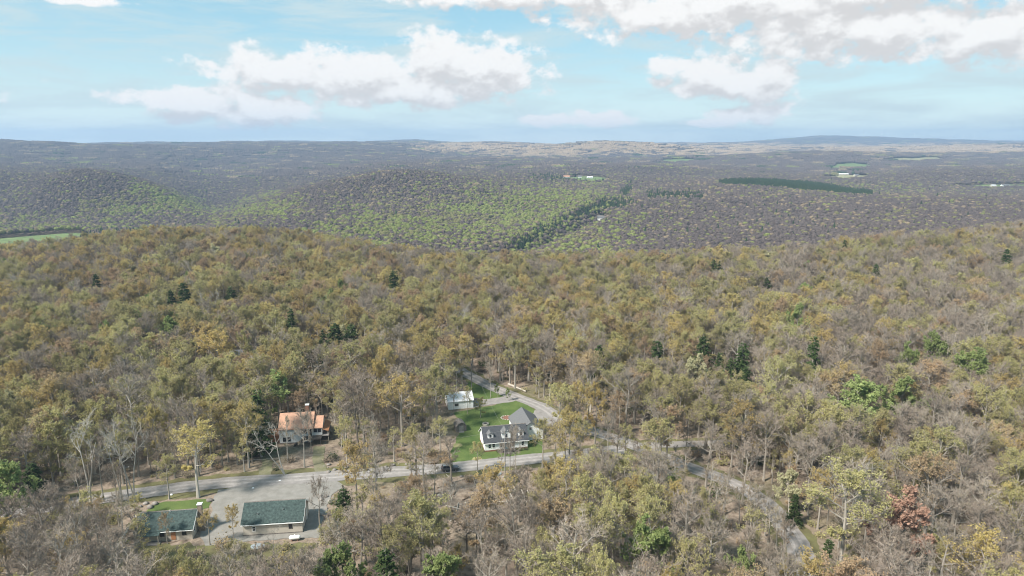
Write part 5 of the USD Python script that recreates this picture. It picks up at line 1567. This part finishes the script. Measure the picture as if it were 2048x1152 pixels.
a, b = G(1017, 770), G(1052, 785)
log((*a, 0.35), (*b, 0.35), 0.38, "pale_wood", "long bleached log lying on the grass beside the upper road")
for k in range(26):
    q = G(rr_.uniform(870, 1030), rr_.uniform(960, 1045))
    an, ln = rr_.uniform(0, 3.14), rr_.uniform(1.5, 5.5)
    log((*q, 0.16), (q[0] + math.cos(an) * ln, q[1] + math.sin(an) * ln, rr_.uniform(0.12, 0.6)), rr_.uniform(0.07, 0.16), ("pale_wood", "brown_log")[k % 2], "fallen branch lying on the cleared ground below the road", "fallen branches on the cleared ground")
q = G(1040, 992)
pile = thing("log_pile", (q[0], q[1], 0), 0, "pile of long pale logs lying side by side below the road", "log pile")
for k in range(13):
    x_ = -3 + k * 0.5
    log((x_ + rr_.uniform(-0.1, 0.1), -3.4 + rr_.uniform(-0.4, 0.4), 0.2), (x_ - 1.3, 3.2 + rr_.uniform(-0.8, 0.8), 0.24), 0.17, ("pale_wood", "brown_log", "pale_wood")[k % 3], None, None, pile, "log")
for k in range(7):
    x_ = -2.4 + k * 0.75
    log((x_, -2.9 + rr_.uniform(-0.4, 0.4), 0.55), (x_ - 1.1, 2.8 + rr_.uniform(-0.6, 0.6), 0.56), 0.16, ("brown_log", "pale_wood")[k % 2], None, None, pile, "log")
q = G(402, 1128)
bp = thing("brush_pile", (q[0], q[1], 0), 0, "heap of cut branches in the grass at the lower left", "brush pile")
for k in range(22):
    an, ln = rr_.uniform(0, 3.14), rr_.uniform(1.0, 2.6)
    log((-math.cos(an) * ln / 2, -math.sin(an) * ln / 2, 0.1 + 0.04 * k), (math.cos(an) * ln / 2, math.sin(an) * ln / 2, 0.15 + 0.04 * k), 0.06, ("pale_wood", "brown_log")[k % 2], None, None, bp, "branch")
log((*G(205, 1152), 0.3), (*G(262, 1080), 3.2), 0.32, "pale_wood", "thick pale trunk leaning over the grass at the lower left")

# hedge of rusty shrubs beside the lawn
for k in range(16):
    q = G(rr_.uniform(852, 905), rr_.uniform(908, 928))
    t = thing("rusty_shrub", (q[0], q[1], -0.05), rr_.uniform(0, 360), "rust orange shrub in the thicket left of the lawn", "shrub", "rust orange shrubs left of the lawn", (1.3, 1.3, 1.15))
    t.GetReferences().AddInternalReference(PATTERN[f"shrub_rust_{k % 3}"][0])
    t.SetInstanceable(True)
for k, (u, v) in enumerate(((3.6, -0.9), (8.9, -0.9), (9.8, -1.0), (11.2, -0.9))):
    a = math.radians(12)
    t = thing("foundation_shrub", (HP[0] + u * math.cos(a) - v * math.sin(a), HP[1] + u * math.sin(a) + v * math.cos(a), 0.0), k * 70, "dark green shrub against the front of the white house", "shrub", "dark shrubs along the white house", (0.8, 0.8, 0.8))
    t.GetReferences().AddInternalReference(PATTERN[f"shrub_dark_{k % 3}"][0])
    t.SetInstanceable(True)

# wind turbines on the last ridge
for k, px in enumerate((1724, 1760, 1826, 1900, 1924, 1946, 1860)):
    Y = 9450.0
    x = (px - 1024) / F * (Y * 0.978 + 15)
    z = float(terrain(x, Y))
    t = thing("wind_turbine", (x, Y, z), 0, "tiny white wind turbine on the farthest ridge at the right", "wind turbine", "wind turbines on the farthest ridge")
    obj("tower", tube_mesh([(0, 0, 0), (0, 0, 80)], [2.4, 1.5], 8), MATS["trim_white"], t)
    obj("nacelle", MB().box(-1.8, 1.8, -4, 5, 79, 83).get(), MATS["trim_white"], t)
    for q in range(3):
        an = 0.4 * k + q * 2.094
        d = np.array([math.sin(an), 0, math.cos(an)])
        s = np.array([math.cos(an), 0, -math.sin(an)])
        c0 = np.array([0, -4.6, 81.0])
        obj("blade", MB().hull([c0 - s * 1.1, c0 + s * 1.1, c0 + d * 36, c0 + d * 8 + s * 2.2, c0 + d * 8 - s * 1.0, c0 + d * 8 + np.array([0, 0.5, 0]), c0 + np.array([0, 0.6, 0])]).get(), MATS["trim_white"], t)
